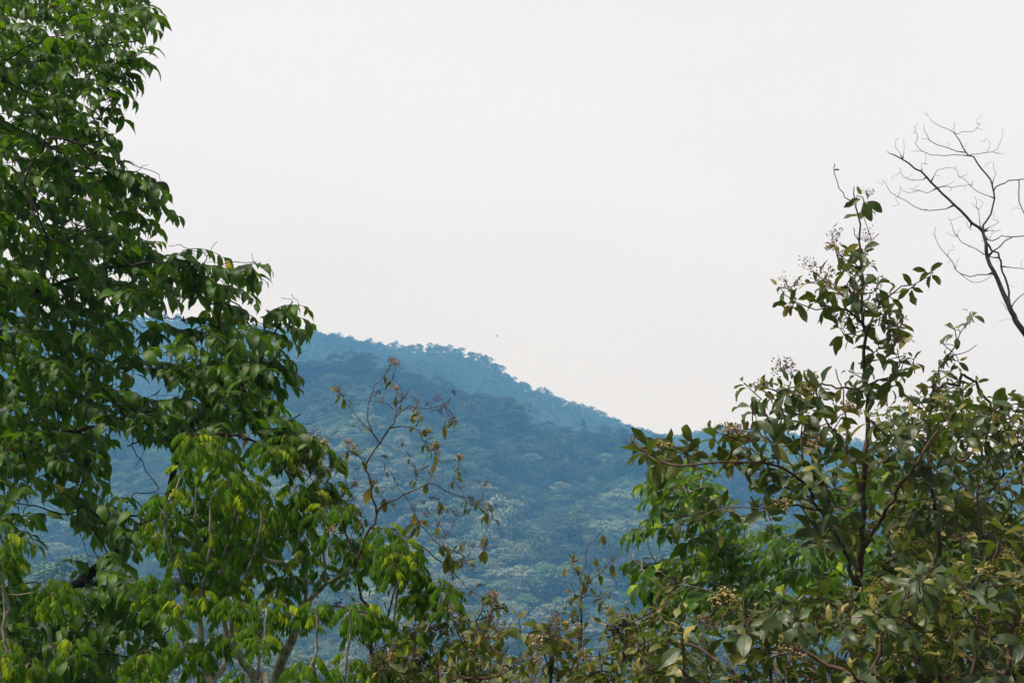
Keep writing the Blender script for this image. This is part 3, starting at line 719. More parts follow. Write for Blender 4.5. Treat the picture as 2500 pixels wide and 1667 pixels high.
LOW = [(-60, 1400), (30, 1395), (110, 1430), (180, 1420), (230, 1370), (280, 1330), (360, 1400), (420, 1420), (430, 1500), (330, 1520), (300, 1560), (330, 1667), (-60, 1720)]
t += tips_from(pl, scatter(LOW, 28, [[(170, 1480), (230, 1490), (220, 1540), (180, 1530)], [(60, 1560), (100, 1560), (95, 1620), (60, 1610)]], 2), 9.0, 10.2)
t += tips_from(pl, scatter([(0, 1225), (80, 1215), (105, 1270), (60, 1300), (-40, 1280)], 34, (), 4) + [(10, 1190), (40, 1170), (330, 1240), (325, 1205), (360, 1280), (300, 1270), (410, 1540), (395, 1560), (440, 1580), (380, 1450), (440, 1480)], 9.2, 9.9)
t += tips_from(pl, scatter([(540, 1180), (640, 1160), (680, 1240), (660, 1330), (580, 1420), (600, 1500), (560, 1500), (520, 1380), (470, 1250)], 27, (), 6), 10.4, 11.2)
pl.connect(t, sag=.02, crook=.07)
LL = LeafList(); tw = Bag()
for tp, ax, k in pl.tips:
    far = tp[1] > 10.4
    out = nrm(np.array((.75, -.25, .1)) + ax * .8)
    spray_drooping(pl, LL, tw, tp, out, n=pl.r.randint(10, 14), L=.158, W=.031, length=.38, yellow=.006, lum=.5)
lb = Bag(); LL.flush(lb, 'drip'); pl.tw = tw; pl.twmat = B_DARK; pl.leafmesh(lb, L_BIG)
pl.build_wood()

# ---- 2. young trees with fresh feathery leaves in front of it
def pinnate_tree(label, ft, limbs, tips, y0, y1, seed, nf=(8, 11), L=.054, rach=.16, young=.35):
    pl = Plant("feathery_tree", label, "tree", ft, B_GREY, seed, group="young feathery-leaved trees", rtwig=.0032, thick=.85)
    for l in limbs: pl.limb_px(l)
    pl.connect(tips_from(pl, tips, y0, y1), sag=-.15, crook=.05, climb=1.2)
    LL = LeafList(); tw = Bag()
    for tp, ax, k in pl.tips:
        spray_pinnate(pl, LL, tw, tp, ax, nf=pl.r.randint(*nf), Ll=L, rach=rach, Wl=.0098, young=young)
    lb = Bag(); LL.flush(lb, 'leaflet'); pl.tw = tw; pl.twmat = B_TWIG; pl.leafmesh(lb, L_PIN)
    pl.build_wood(); return pl
PA = [(405, 1185), (440, 1130), (475, 1085), (510, 1090), (545, 1125), (600, 1160), (655, 1190), (672, 1250), (655, 1330), (640, 1420), (600, 1380), (560, 1490), (440, 1480), (395, 1400), (400, 1300)]
f1 = foot(520, 8.6); g = px_of_foot(520, 8.6)
pinnate_tree("young feathery-leaved tree with pale stem, tallest one, in front of the big dark tree", f1,
    [[(540, g, 8.6, 20), (530, 1900, 8.6, 17), (520, 1667, 8.6, 14), (494, 1622, 8.6, 11), (490, 1569, 8.6, 10), (487, 1500, 8.6, 9), (474, 1463, 8.6, 7), (466, 1436, 8.6, 5), (470, 1330, 8.6, 4), (477, 1240, 8.6, 3.5), (490, 1100, 8.6, 2)],
     [(487, 1500, 8.6, 6), (500, 1400, 8.5, 5), (512, 1300, 8.5, 4), (520, 1180, 8.5, 3)],
     [(520, 1667, 8.6, 9), (555, 1600, 8.8, 8), (543, 1463, 8.8, 7.5), (540, 1383, 8.8, 6), (575, 1280, 8.8, 4), (590, 1200, 8.8, 3)],
     [(474, 1463, 8.6, 6), (440, 1400, 8.5, 5), (412, 1330, 8.4, 5), (408, 1240, 8.4, 5), (440, 1165, 8.4, 3)],
     [(543, 1463, 8.8, 5), (590, 1420, 8.7, 4), (625, 1330, 8.6, 3.5), (640, 1220, 8.6, 3)]],
    scatter(PA, 50, [[(600, 1390), (650, 1390), (640, 1440)]], 21, gap=1.5) + [(470, 1078), (510, 1075), (495, 1100), (535, 1130), (560, 1175), (540, 1110), (620, 1185), (380, 1290), (390, 1240), (360, 1420), (370, 1460), (560, 1560), (515, 1580), (475, 1620), (450, 1580), (600, 1530)], 8.2, 9.1, 5, young=.3)
pinnate_tree("young feathery-leaved tree whose pale trunk leans right and forks below a bare bent limb", foot(700, 9.0),
    [[(560, px_of_foot(560, 9.0), 9.0, 22), (600, 1900, 9.0, 20), (650, 1720, 9.0, 18), (689, 1614, 9.0, 15), (729, 1516, 9.0, 12), (735, 1490, 9, 8), (748, 1423, 9.0, 5), (738, 1340, 9.0, 4), (729, 1277, 9.0, 3)],
     [(729, 1516, 9.0, 9), (760, 1455, 9.0, 7), (793, 1425, 9.0, 5), (793, 1330, 9.0, 4), (796, 1250, 9, 3.5), (800, 1200, 9, 3)],
     [(735, 1490, 9.0, 7), (728, 1445, 8.9, 6), (705, 1400, 8.9, 7), (684, 1375, 8.9, 7), (647, 1364, 8.8, 5), (630, 1330, 8.8, 3)],
     [(793, 1425, 9.0, 4), (840, 1400, 8.9, 3), (870, 1370, 8.8, 2)]],
    scatter([(690, 1190), (740, 1170), (775, 1190), (830, 1215), (848, 1260), (815, 1320), (825, 1400), (770, 1420), (700, 1390), (690, 1300)], 48, (), 22) +
    [(655, 1100), (690, 1120), (700, 1085), (632, 1090), (765, 1210), (790, 1190), (815, 1200), (720, 1235), (700, 1270), (850, 1400), (870, 1360), (905, 1340), (860, 1330), (920, 1380), (700, 1420), (680, 1450)], 8.6, 9.4, 6)
pinnate_tree("slender feathery-leaved sapling standing before the forked pale shrub stems", foot(640, 7.9),
    [[(640, px_of_foot(640, 7.9), 7.9, 14), (650, 1800, 7.9, 12), (625, 1667, 7.9, 10), (583, 1596, 7.9, 9), (567, 1556, 7.9, 8), (560, 1500, 7.9, 5), (566, 1470, 7.9, 3)],
     [(625, 1667, 7.9, 6), (640, 1580, 7.9, 4), (650, 1500, 7.9, 3)],
     [(650, 1800, 7.9, 8), (755, 1680, 7.9, 5), (772, 1560, 7.9, 4), (774, 1490, 7.9, 3)],
     [(650, 1800, 7.9, 8), (820, 1720, 7.8, 5), (852, 1600, 7.8, 3.5), (855, 1500, 7.8, 3)]],
    [(640, 1485), (655, 1525), (635, 1565), (600, 1645), (720, 1645), (755, 1625), (774, 1485), (748, 1505), (855, 1492), (880, 1525), (850, 1630), (560, 1475), (700, 1490)], 7.6, 8.2, 7)
pinnate_tree("feathery-leaved sapling with a thin dark curved stem right of the berry shrub", foot(960, 8.3),
    [[(900, px_of_foot(900, 8.3), 8.3, 12), (930, 1760, 8.3, 10), (975, 1650, 8.3, 8), (1010, 1610, 8.3, 6), (1030, 1569, 8.3, 5), (1051, 1516, 8.3, 4), (1056, 1476, 8.3, 3)],
     [(1030, 1569, 8.3, 4), (1070, 1500, 8.3, 3), (1085, 1455, 8.3, 2.5)],
     [(930, 1760, 8.3, 7), (955, 1560, 8.4, 4), (968, 1450, 8.4, 3), (985, 1390, 8.4, 2.5)],
     [(975, 1650, 8.3, 4), (1100, 1640, 8.2, 3), (1115, 1600, 8.2, 2)]],
    [(1050, 1428), (1075, 1440), (1030, 1455), (1090, 1465), (1010, 1470), (985, 1365), (1005, 1375), (965, 1350), (990, 1335), (940, 1300), (955, 1350), (965, 1385), (1010, 1400), (985, 1540), (1010, 1560), (960, 1600), (990, 1630), (1020, 1650), (1110, 1590), (1135, 1600), (1130, 1625), (950, 1650), (905, 1650), (890, 1500), (910, 1520)], 8.1, 8.6, 8)
pinnate_tree("pale-stemmed feathery sapling at the bottom left corner", foot(20, 7.6),
    [[(120, px_of_foot(120, 7.6), 7.6, 12), (90, 1760, 7.6, 9), (50, 1660, 7.6, 7), (15, 1590, 7.6, 5), (11, 1500, 7.6, 4.5), (10, 1420, 7.6, 4), (5, 1360, 7.6, 3)],
     [(12, 1500, 7.6, 3.5), (20, 1460, 7.6, 3), (2, 1440, 7.5, 2)],
     [(90, 1760, 7.6, 7), (112, 1660, 7.6, 5), (135, 1620, 7.6, 4), (175, 1600, 7.6, 3), (210, 1585, 7.6, 2)],
     [(135, 1620, 7.6, 3.5), (128, 1590, 7.6, 3), (118, 1560, 7.6, 2)],
     [(90, 1760, 7.6, 5), (330, 1740, 7.8, 4), (350, 1640, 7.8, 3)]],
    [(8, 1330), (20, 1365), (-15, 1350), (10, 1395), (25, 1585), (0, 1610), (90, 1645), (60, 1630), (175, 1585), (120, 1430), (150, 1450), (135, 1475), (345, 1610), (375, 1600), (355, 1640)], 7.3, 7.9, 9)

# ---- 3. rosette-leaved shrubs (grey-green leaves, olive undersides)
def shrub(name, label, cat, ft, limbs, groups, seed, mat=L_OLV, bark=B_RED, group=None, heads=(), sag=.0, crook=.07, climb=.6, rt=.0028, extra=None, thick=.6):
    """groups: (tips, y0, y1, dict(spray parameters))"""
    pl = Plant(name, label, cat, ft, bark, seed, group=group, rtwig=rt, thick=thick)
    for l in limbs: pl.limb_px(l)
    LL = LeafList(); tw = Bag()
    for tips, y0, y1, kw in groups:
        k0 = len(pl.tips)
        pl.connect(tips_from(pl, tips, y0, y1), sag=sag, crook=crook, climb=climb)
        fn = kw.get('fn', spray_rosette); kk = {a: b for a, b in kw.items() if a not in ('fn', 'n', 'fl', 'fk', 'fs')}
        for tp, ax, k in pl.tips[k0:]:
            n = kw.get('n', (6, 9)); fn(pl, LL, tw, tp, ax, n=pl.r.randint(*n), **kk)
            if pl.r.random() < kw.get('fl', 0) : cluster(pl, pl.r.choice(kw.get('fk', 'y')), tp + np.array(ax) * .03, kw.get('fs', 1.0) * pl.r.uniform(.7, 1.25), ax)
    for (a, b, Y, kind, s_) in heads: cluster(pl, kind, P(a, b, Y), s_)
    if extra: extra(pl, LL, tw)
    lb = Bag(); LL.flush(lb, 'ellip'); pl.tw = tw; pl.twmat = B_TWIG; pl.leafmesh(lb, mat)
    pl.build_wood(); return pl
def one_leaf(pl, LL, px, py, Y, d, L=.12, W=.024, y=.9, lum=.5, bend=.4, n=(0, -1, .3)):
    LL.add(P(px, py, Y), np.array(d, float), np.array(n, float), L, W, bend, .2, (lum, y, .5))

# the tall slim one with a straight stem against the sky
TALL = [(2105, 480), (2120, 492), (2140, 700), (2050, 620), (2038, 605), (2085, 612), (2108, 618), (2070, 640), (2100, 655), (2125, 640), (2090, 668), (2060, 660),
        (1990, 668), (1975, 690), (1900, 700), (1928, 738), (1945, 728), (1985, 735), (2010, 690), (2030, 705), (2060, 700), (2080, 720), (2120, 690), (2145, 675), (2010, 745), (2040, 755), (2060, 745), (2090, 760), (2110, 740),
        (2150, 715), (2125, 720), (2265, 668), (2220, 705), (2170, 745), (2150, 760), (2050, 800), (2068, 815), (2085, 790), (2130, 795), (2155, 780), (2190, 785), (2205, 800), (2215, 825), (2175, 830), (2190, 850),
        (2210, 868), (2150, 850), (2140, 880), (2165, 880), (2195, 915), (2230, 875), (2185, 940), (2150, 925), (2070, 905), (2088, 950), (2060, 945), (2130, 960)]
STEM = [(2090, 1430, 7.6, 17), (2100, 1330, 7.6, 14), (2108, 1240, 7.6, 12), (2112, 1100, 7.6, 10), (2116, 1000, 7.6, 9), (2108, 790, 7.6, 6), (2104, 656, 7.6, 4.5), (2100, 585, 7.6, 4), (2094, 518, 7.6, 3.5), (2090, 494, 7.6, 3), (2085, 455, 7.6, 1.6)]
LEFTARM = [(1815, 935), (1850, 945), (1835, 968), (1880, 950), (1905, 945), (1930, 930), (1948, 955), (1975, 940), (1990, 960), (1960, 975), (1890, 990), (1920, 1000), (1870, 1010), (1960, 1010), (2010, 1000), (2040, 985), (2060, 1010),
           (1545, 1110), (1560, 1095), (1585, 1085), (1610, 1090), (1640, 1085), (1600, 1120), (1630, 1125), (1660, 1110), (1690, 1100), (1735, 1055), (1760, 1060), (1790, 1050), (1815, 1060), (1720, 1110), (1750, 1120), (1780, 1100), (1800, 1120), (1830, 1085),
           (1860, 1065), (1880, 1080), (1910, 1060), (1940, 1080), (1900, 1120), (1870, 1130), (1960, 1110), (1980, 1080), (1985, 1140), (1940, 1160), (1900, 1180), (1860, 1200), (1960, 1180), (2000, 1170), (2010, 1220), (2040, 1190), (2050, 1240), (2030, 1290), (1880, 1270), (1840, 1250),
           (1640, 1265), (1700, 1250), (1740, 1240), (1990, 1260), (2000, 1310), (2050, 1330), (1950, 1220), (2140, 1100), (2160, 1060), (2150, 1130), (2070, 1100), (2050, 1060), (2030, 1090)]
def ex1(pl, LL, tw):
    one_leaf(pl, LL, 1760, 1300, 7.2, (0.02, .1, -1), L=.085, W=.013, y=1)
    one_leaf(pl, LL, 2050, 415, 7.6, (-1, 0, .1), L=.03, W=.006, y=0)
    one_leaf(pl, LL, 2200, 1030, 7.2, (.1, 0, -1), L=.07, W=.022, y=.95)
    one_leaf(pl, LL, 2290, 1030, 7.2, (-.1, 0, -1), L=.11, W=.03, y=.45)
f = foot(2085, 7.6); g = px_of_foot(2085, 7.6)
shrub("tall_shrub", "tall slim shrub with one straight stem rising above the others against the sky", "shrub", f,
    [[(2090, g, 7.6, 26), (2090, 1900, 7.6, 24), (2085, 1600, 7.6, 20)] + STEM,
     [(2090, 494, 7.6, 3), (2062, 480, 7.6, 2), (2047, 460, 7.6, 1.8), (2038, 422, 7.6, 1.2), (2038, 400, 7.6, .8)],
     [(2106, 790, 7.6, 4), (2073, 757, 7.5, 3.5), (2020, 752, 7.4, 3), (1968, 750, 7.4, 2.5), (1925, 725, 7.4, 2), (1905, 702, 7.4, 1.4)],
     [(2110, 815, 7.6, 4), (2150, 742, 7.6, 3.5), (2200, 703, 7.6, 2.5), (2250, 682, 7.6, 2), (2275, 660, 7.6, 1.2)],
     [(2090, 1430, 7.6, 10), (2055, 1330, 7.4, 8), (2000, 1245, 7.2, 7), (1950, 1165, 7.0, 5), (1850, 1125, 6.9, 3.2), (1760, 1125, 6.9, 2.4), (1690, 1140, 6.9, 2), (1640, 1135, 6.9, 1.4)],
     [(2110, 1250, 7.6, 9), (2080, 1130, 7.6, 7), (2040, 1060, 7.6, 5), (1990, 990, 7.6, 3.5), (1940, 930, 7.6, 2.5)],
     [(2108, 1240, 7.6, 8), (2090, 1160, 7.7, 7), (2075, 1080, 7.7, 5), (2060, 980, 7.7, 3), (2040, 900, 7.7, 2)],
     [(2000, 1245, 7.2, 5), (1930, 1230, 7.0, 4), (1850, 1240, 6.8, 3), (1760, 1240, 6.8, 2.5), (1700, 1265, 6.8, 2), (1650, 1275, 6.8, 1.5)],
     [(2120, 1360, 7.6, 9), (2145, 1280, 7.4, 8), (2200, 1180, 7.2, 7), (2250, 1110, 7.1, 6), (2290, 1050, 7.1, 4)],
     [(2100, 585, 7.6, 2), (2088, 570, 7.6, 1.5), (2083, 557, 7.6, 1)], [(2104, 640, 7.6, 2), (2125, 600, 7.6, 1.5), (2146, 570, 7.6, 1)]],
    [(TALL, 7.3, 7.9, dict(n=(4, 6), L=.105, W=.0215, ln=.10, fl=.12, fk='s', droop=.55, rise=0)),
     (LEFTARM + scatter([(1880, 1010), (2130, 1000), (2140, 1330), (2000, 1330), (1930, 1200), (1780, 1150)], 56, (), 77), 6.8, 7.9, dict(n=(5, 8), L=.125, W=.0255, ln=.13, fl=.14, fk='ssyp', fs=.9, droop=.4, rise=0))], 31,
    heads=[(2042, 590, 7.5, 's', 1.2), (2034, 612, 7.5, 'y', .8), (2112, 590, 7.5, 's', 1.1), (1925, 708, 7.3, 's', 1.2), (2020, 690, 7.3, 's', 1.5), (2030, 705, 7.2, 'p', .9), (2085, 720, 7.3, 's', 1.3), (1905, 905, 7.5, 's', 1.5), (1930, 915, 7.5, 's', 1.3), (1980, 928, 7.5, 'y', 1), (1870, 950, 7.5, 'y', 1.1),
           (2196, 810, 7.4, 's', 1.3), (2200, 840, 7.4, 'y', .9), (1620, 1105, 6.8, 'y', 1.1), (1780, 1060, 6.9, 'p', 1.3), (1810, 1080, 6.9, 'y', 1.2), (1985, 1095, 6.9, 'p', 1.1), (1905, 1245, 6.7, 'y', 1.2), (2010, 1090, 6.9, 's', 1.1)], extra=ex1)

SHOOT = [(2368, 762), (2330, 800), (2300, 838), (2318, 862), (2340, 882), (2325, 905), (2290, 905), (2350, 915), (2385, 935), (2275, 925), (2300, 940), (2335, 940), (2365, 960), (2270, 965)]
RB = [(2140, 1000), (2180, 985), (2240, 975), (2270, 940), (2350, 950), (2380, 985), (2420, 1000), (2460, 970), (2560, 950), (2760, 1000), (2760, 1667), (2200, 1667), (2160, 1400), (2170, 1200), (2130, 1100)]
f = foot(2330, 7.9); g = px_of_foot(2330, 7.9)
shrub("leafy_shrub", "dense grey-green shrub at the right edge with a thin shoot reaching up into the sky", "shrub", f,
    [[(2330, g, 7.9, 24), (2340, 1950, 7.9, 22), (2320, 1667, 7.9, 18), (2300, 1520, 7.9, 15), (2295, 1400, 7.9, 12), (2285, 1250, 7.9, 9), (2262, 1100, 7.9, 6), (2270, 1000, 7.9, 4), (2285, 925, 7.9, 3), (2310, 875, 7.9, 2.4), (2345, 815, 7.9, 1.8), (2368, 765, 7.9, 1.2)],
     [(2310, 875, 7.9, 2), (2350, 860, 7.9, 1.3), (2384, 842, 7.9, 1)],
     [(2330, 1800, 7.9, 14), (2420, 1600, 7.8, 11), (2400, 1480, 7.8, 10), (2395, 1380, 7.8, 8), (2400, 1240, 7.8, 6), (2430, 1120, 7.8, 5), (2470, 1040, 7.8, 3)],
     [(2420, 1600, 7.8, 9), (2470, 1500, 7.6, 8), (2500, 1380, 7.5, 6), (2540, 1200, 7.5, 5)],
     [(2430, 1640, 7.7, 9), (2425, 1560, 7.5, 8), (2412, 1400, 7.4, 6), (2400, 1300, 7.4, 5), (2385, 1200, 7.4, 4)],
     [(2300, 1500, 7.9, 10), (2335, 1440, 7.6, 11), (2320, 1465, 7.5, 8), (2275, 1520, 7.4, 6)]],
    [(SHOOT, 7.8, 8.0, dict(n=(4, 5), L=.085, W=.017, ln=.08, droop=.5)),
     (scatter(RB, 26, (), 41, 9000), 7.0, 9.6, dict(n=(6, 9), L=.122, W=.026, ln=.14, fl=.10, fk='yss', fs=.9, droop=.3, rise=.15))], 32)

# the two low shrubs in front, seen from above
FB = [(1560, 1540), (1620, 1480), (1700, 1490), (1760, 1455), (1850, 1470), (1930, 1465), (2000, 1430), (2100, 1450), (2180, 1440), (2200, 1720), (1560, 1720)]
f = foot(1860, 6.2)
shrub("leafy_shrub", "low olive shrub with yellowish flower heads in front of the tall slim shrub's stem", "shrub", f,
    [[(1900, px_of_foot(1900, 6.2), 6.2, 22), (1890, 1850, 6.2, 18), (1860, 1740, 6.2, 14), (1760, 1620, 6.3, 9), (1680, 1570, 6.4, 5)],
     [(1860, 1740, 6.2, 12), (1700, 1660, 6.1, 8), (1640, 1620, 6.1, 6)],
     [(1890, 1850, 6.2, 14), (2100, 1700, 6.1, 10), (2150, 1560, 6.1, 6)],
     [(2110, 1680, 6.2, 9), (1990, 1600, 6.2, 8), (1940, 1580, 6.2, 7), (1860, 1530, 6.3, 4)],
     [(1890, 1850, 6.2, 10), (1880, 1620, 6.4, 6), (1860, 1500, 6.5, 4)]],
    [(scatter(FB, 30, (), 42, 9000), 5.8, 7.9, dict(n=(6, 9), L=.108, W=.0235, ln=.11, fl=.16, fk='yysp', fs=.7, young=.45, droop=.25))], 33,
    heads=[(1935, 1600, 5.9, 'p', 1.2), (1925, 1580, 5.9, 'y', 1.0), (1750, 1540, 6.2, 's', 1.6), (1775, 1480, 6.2, 'y', 1.5)])
FB2 = [(2130, 1440), (2200, 1400), (2300, 1370), (2420, 1380), (2560, 1330), (2700, 1330), (2700, 1720), (2130, 1720)]
shrub("leafy_shrub", "large-leaved grey-green shrub filling the bottom right corner", "shrub", foot(2330, 5.6),
    [[(2330, px_of_foot(2330, 5.6), 5.6, 22), (2320, 1850, 5.6, 18), (2250, 1660, 5.6, 12), (2215, 1500, 5.6, 8), (2225, 1420, 5.6, 5)],
     [(2320, 1850, 5.6, 14), (2450, 1660, 5.6, 12), (2480, 1500, 5.6, 8)],
     [(2320, 1850, 5.6, 12), (2380, 1600, 5.5, 8), (2375, 1420, 5.5, 5)]],
    [(scatter(FB2, 34, (), 43) + [(2230, 1390), (2355, 1370), (2100, 1410), (2450, 1285)], 5.3, 6.8, dict(n=(6, 9), L=.112, W=.025, ln=.11, fl=.12, fk='y', fs=.85, young=.35, droop=.3))], 34)
# the yellowish low thicket in the middle
MB = [(1480, 1560), (1500, 1500), (1560, 1500), (1600, 1550), (1600, 1720), (1380, 1720), (1420, 1600)]
shrub("leafy_shrub", "olive shrub with purple berries left of the low flowering shrub, under the glossy tree", "shrub", foot(1500, 6.6),
    [[(1520, px_of_foot(1520, 6.6), 6.6, 16), (1520, 1750, 6.6, 10), (1525, 1600, 6.6, 5), (1530, 1500, 6.6, 3)], [(1520, 1750, 6.6, 8), (1600, 1640, 6.6, 6), (1660, 1600, 6.6, 4)], [(1520, 1750, 6.6, 7), (1440, 1640, 6.6, 4)]],
    [(scatter(MB, 24, (), 44) + [(1525, 1480), (1500, 1510), (1630, 1470), (1640, 1440), (1625, 1430), (1660, 1420)], 6.2, 7.2, dict(n=(5, 8), L=.10, W=.021, ln=.10, fl=.3, fk='ysb', young=.3, droop=.5))], 35, mat=L_DRY,
    heads=[(1520, 1540, 6.3, 'b', 1.3), (1500, 1560, 6.3, 'b', 1.3)])
MC = [(1250, 1600), (1290, 1560), (1350, 1550), (1420, 1540), (1450, 1600), (1420, 1720), (1200, 1720), (1220, 1630)]
def ex2(pl, LL, tw):
    one_leaf(pl, LL, 1350, 1545, 6.9, (.25, 0, -1), L=.05, W=.011, y=1)
shrub("leafy_shrub", "low yellow-green thicket shrub at the bottom centre, around the little sapling", "shrub", foot(1330, 7.0),
    [[(1330, px_of_foot(1330, 7.0), 7.0, 14), (1340, 1760, 7.0, 9), (1350, 1640, 7.0, 5), (1345, 1560, 7.0, 3)], [(1340, 1760, 7, 7), (1280, 1640, 7, 4)], [(1340, 1760, 7, 7), (1400, 1640, 7, 4)]],
    [(scatter(MC, 25, (), 45) + [(1268, 1510), (1335, 1535), (1365, 1530), (1310, 1560), (1385, 1535)], 6.6, 7.6, dict(n=(5, 8), L=.092, W=.019, ln=.10, fl=.3, fk='ysp', young=.35, droop=.7))], 36, mat=L_DRY, extra=ex2)
MD = [(1040, 1500), (1100, 1480), (1150, 1500), (1180, 1480), (1230, 1560), (1220, 1720), (960, 1720), (900, 1620), (980, 1560)]
shrub("berry_shrub", "tangled twiggy shrub with olive leaves and dark berries at the bottom edge", "shrub", foot(1090, 8.0),
    [[(1090, px_of_foot(1090, 8.0), 8.0, 14), (1080, 1760, 8.0, 10), (1040, 1690, 8.0, 7), (1015, 1630, 8.0, 5), (1010, 1560, 8.0, 3)], [(1080, 1760, 8, 8), (1140, 1650, 8, 5), (1165, 1560, 8, 3)], [(1040, 1690, 8, 6), (1130, 1655, 8, 6), (1230, 1660, 8, 5), (1290, 1650, 8, 3)]],
    [(scatter(MD, 22, (), 46) + [(1212, 1490), (1205, 1468), (1240, 1530), (1190, 1530)], 7.6, 9.0, dict(n=(3, 6), L=.092, W=.0185, ln=.10, fl=.34, fk='sbpy', young=.3, droop=1.4, rise=-.1)),
     ([(pl.r.uniform(880, 1250), pl.r.uniform(1480, 1660)) for _ in range(70)], 7.8, 9.2, dict(n=(1, 2), L=.07, W=.014, ln=.05, droop=1.2))], 37, mat=L_DRY, crook=.2, rt=.0018)

# the little sapling with dry leaves in front of the hillside
def ex3(pl, LL, tw):
    one_leaf(pl, LL, 1382, 1385, 7.4, (-.3, 0, -1), L=.055, W=.011, y=.95)
    one_leaf(pl, LL, 1420, 1430, 7.4, (.3, -.2, -1), L=.05, W=.018, y=1, lum=0)
    one_leaf(pl, LL, 1424, 1400, 7.4, (.8, -.2, -1), L=.07, W=.014, y=.2)
    one_leaf(pl, LL, 1470, 1304, 7.4, (.25, -.1, -1), L=.06, W=.014, y=.25)
shrub("small_sapling", "small thin sapling with sparse leaves and one dry brown leaf, alone before the hillside", "sapling", foot(1415, 7.4),
    [[(1412, px_of_foot(1412, 7.4), 7.4, 8), (1412, 1700, 7.4, 5), (1414, 1580, 7.4, 4), (1420, 1500, 7.4, 3.6), (1423, 1430, 7.4, 3), (1420, 1400, 7.4, 2), (1430, 1345, 7.4, 1.5), (1450, 1320, 7.4, 1.2), (1464, 1300, 7.4, 1)],
     [(1423, 1430, 7.4, 2), (1462, 1398, 7.4, 1.8), (1492, 1368, 7.4, 1.6), (1520, 1350, 7.4, 1)],
     [(1421, 1405, 7.4, 2), (1402, 1390, 7.4, 1.2), (1393, 1372, 7.4, 1)],
     [(1420, 1500, 7.4, 2), (1405, 1450, 7.4, 1.3), (1395, 1425, 7.4, 1)],
     [(1422, 1450, 7.4, 1.6), (1450, 1452, 7.4, 1.4), (1475, 1465, 7.4, 1), (1478, 1500, 7.4, .8)],
     [(1414, 1580, 7.4, 2), (1435, 1555, 7.4, 1.4), (1480, 1540, 7.4, 1)]],
    [([(1465, 1300), (1395, 1372), (1408, 1395), (1420, 1402), (1435, 1420), (1460, 1385), (1478, 1372), (1492, 1362), (1475, 1458), (1490, 1445), (1470, 1440), (1392, 1475), (1388, 1495), (1402, 1510), (1412, 1520), (1440, 1505), (1400, 1450)], 7.3, 7.5, dict(n=(2, 4), L=.068, W=.0135, ln=.04, fl=.5, fk='ys', fs=.55, droop=1.0))], 38, mat=L_DRY, extra=ex3, rt=.0013)

# ---- 4. the sparse berry shrub in the middle with long bare twigs
Yb = 8.8
BT = [(950, 898), (962, 905), (830, 960), (966, 955), (985, 975), (1012, 1005), (1022, 1030), (1005, 1020), (1112, 1030), (1095, 1022), (1040, 1070), (1060, 1095), (1068, 1120), (1120, 1132), (1108, 1160), (1026, 1148), (1010, 1165), (1055, 1160), (905, 1165), (915, 1180), (1178, 1200), (1186, 1240), (1200, 1250), (1130, 1200), (1075, 1265), (1014, 1260), (1030, 1270),
      (1185, 1335), (1090, 1355), (1125, 1350), (1105, 1380), (1140, 1375), (850, 1090), (870, 1105), (845, 1110), (760, 1080), (790, 1100), (800, 1150), (730, 1130), (860, 1190), (955, 1230), (880, 1260), (930, 1210), (1205, 1455), (1215, 1480), (1000, 1330), (1060, 1320), (900, 1340), (820, 1300)]
FINE = [(845, 975), (920, 960), (945, 985), (1020, 985), (1050, 980), (1080, 985), (1100, 970), (1070, 1000), (1090, 1000), (940, 1130), (960, 1160), (970, 1180), (985, 1205), (1140, 1225), (1150, 1240), (1160, 1225), (1120, 1235), (1125, 1335), (1140, 1320), (1150, 1345), (1080, 1320), (1095, 1300), (1080, 1290), (870, 1040), (1110, 1430), (1165, 1430), (1060, 1215), (700, 1150), (740, 1100), (830, 1130), (880, 1140), (990, 1100), (1000, 1130), (1040, 1240),
        (760, 1160), (820, 1180), (850, 1230), (1000, 1290), (960, 1300), (1110, 1270), (1010, 1400), (1080, 1420), (860, 1300), (970, 1420), (940, 1470), (990, 1480), (840, 1440), (820, 1480), (780, 1500)]
def ex4(pl, LL, tw):
    one_leaf(pl, LL, 902, 1190, Yb, (-.25, 0, -1), L=.11, W=.027, y=1, lum=.8)
    one_leaf(pl, LL, 1010, 1252, Yb - .1, (.05, 0, -1), L=.085, W=.016, y=.9)
    one_leaf(pl, LL, 1022, 1268, Yb - .1, (.9, 0, -.55), L=.085, W=.014, y=1)
    one_leaf(pl, LL, 1064, 1110, Yb - .1, (.05, 0, -1), L=.06, W=.016, y=.6)
    one_leaf(pl, LL, 1086, 1032, Yb - .1, (.0, 0, -1), L=.11, W=.015, y=.35)
    one_leaf(pl, LL, 827, 960, Yb - .1, (0, 0, -1), L=.04, W=.012, y=.8)
    one_leaf(pl, LL, 1100, 1350, Yb - .1, (-.3, 0, -1), L=.14, W=.028, y=.2)
    one_leaf(pl, LL, 1092, 1350, Yb - .1, (.3, 0, -1), L=.14, W=.024, y=.1)
    one_leaf(pl, LL, 1183, 1340, Yb - .1, (0, 0, -1), L=.10, W=.022, y=.3)
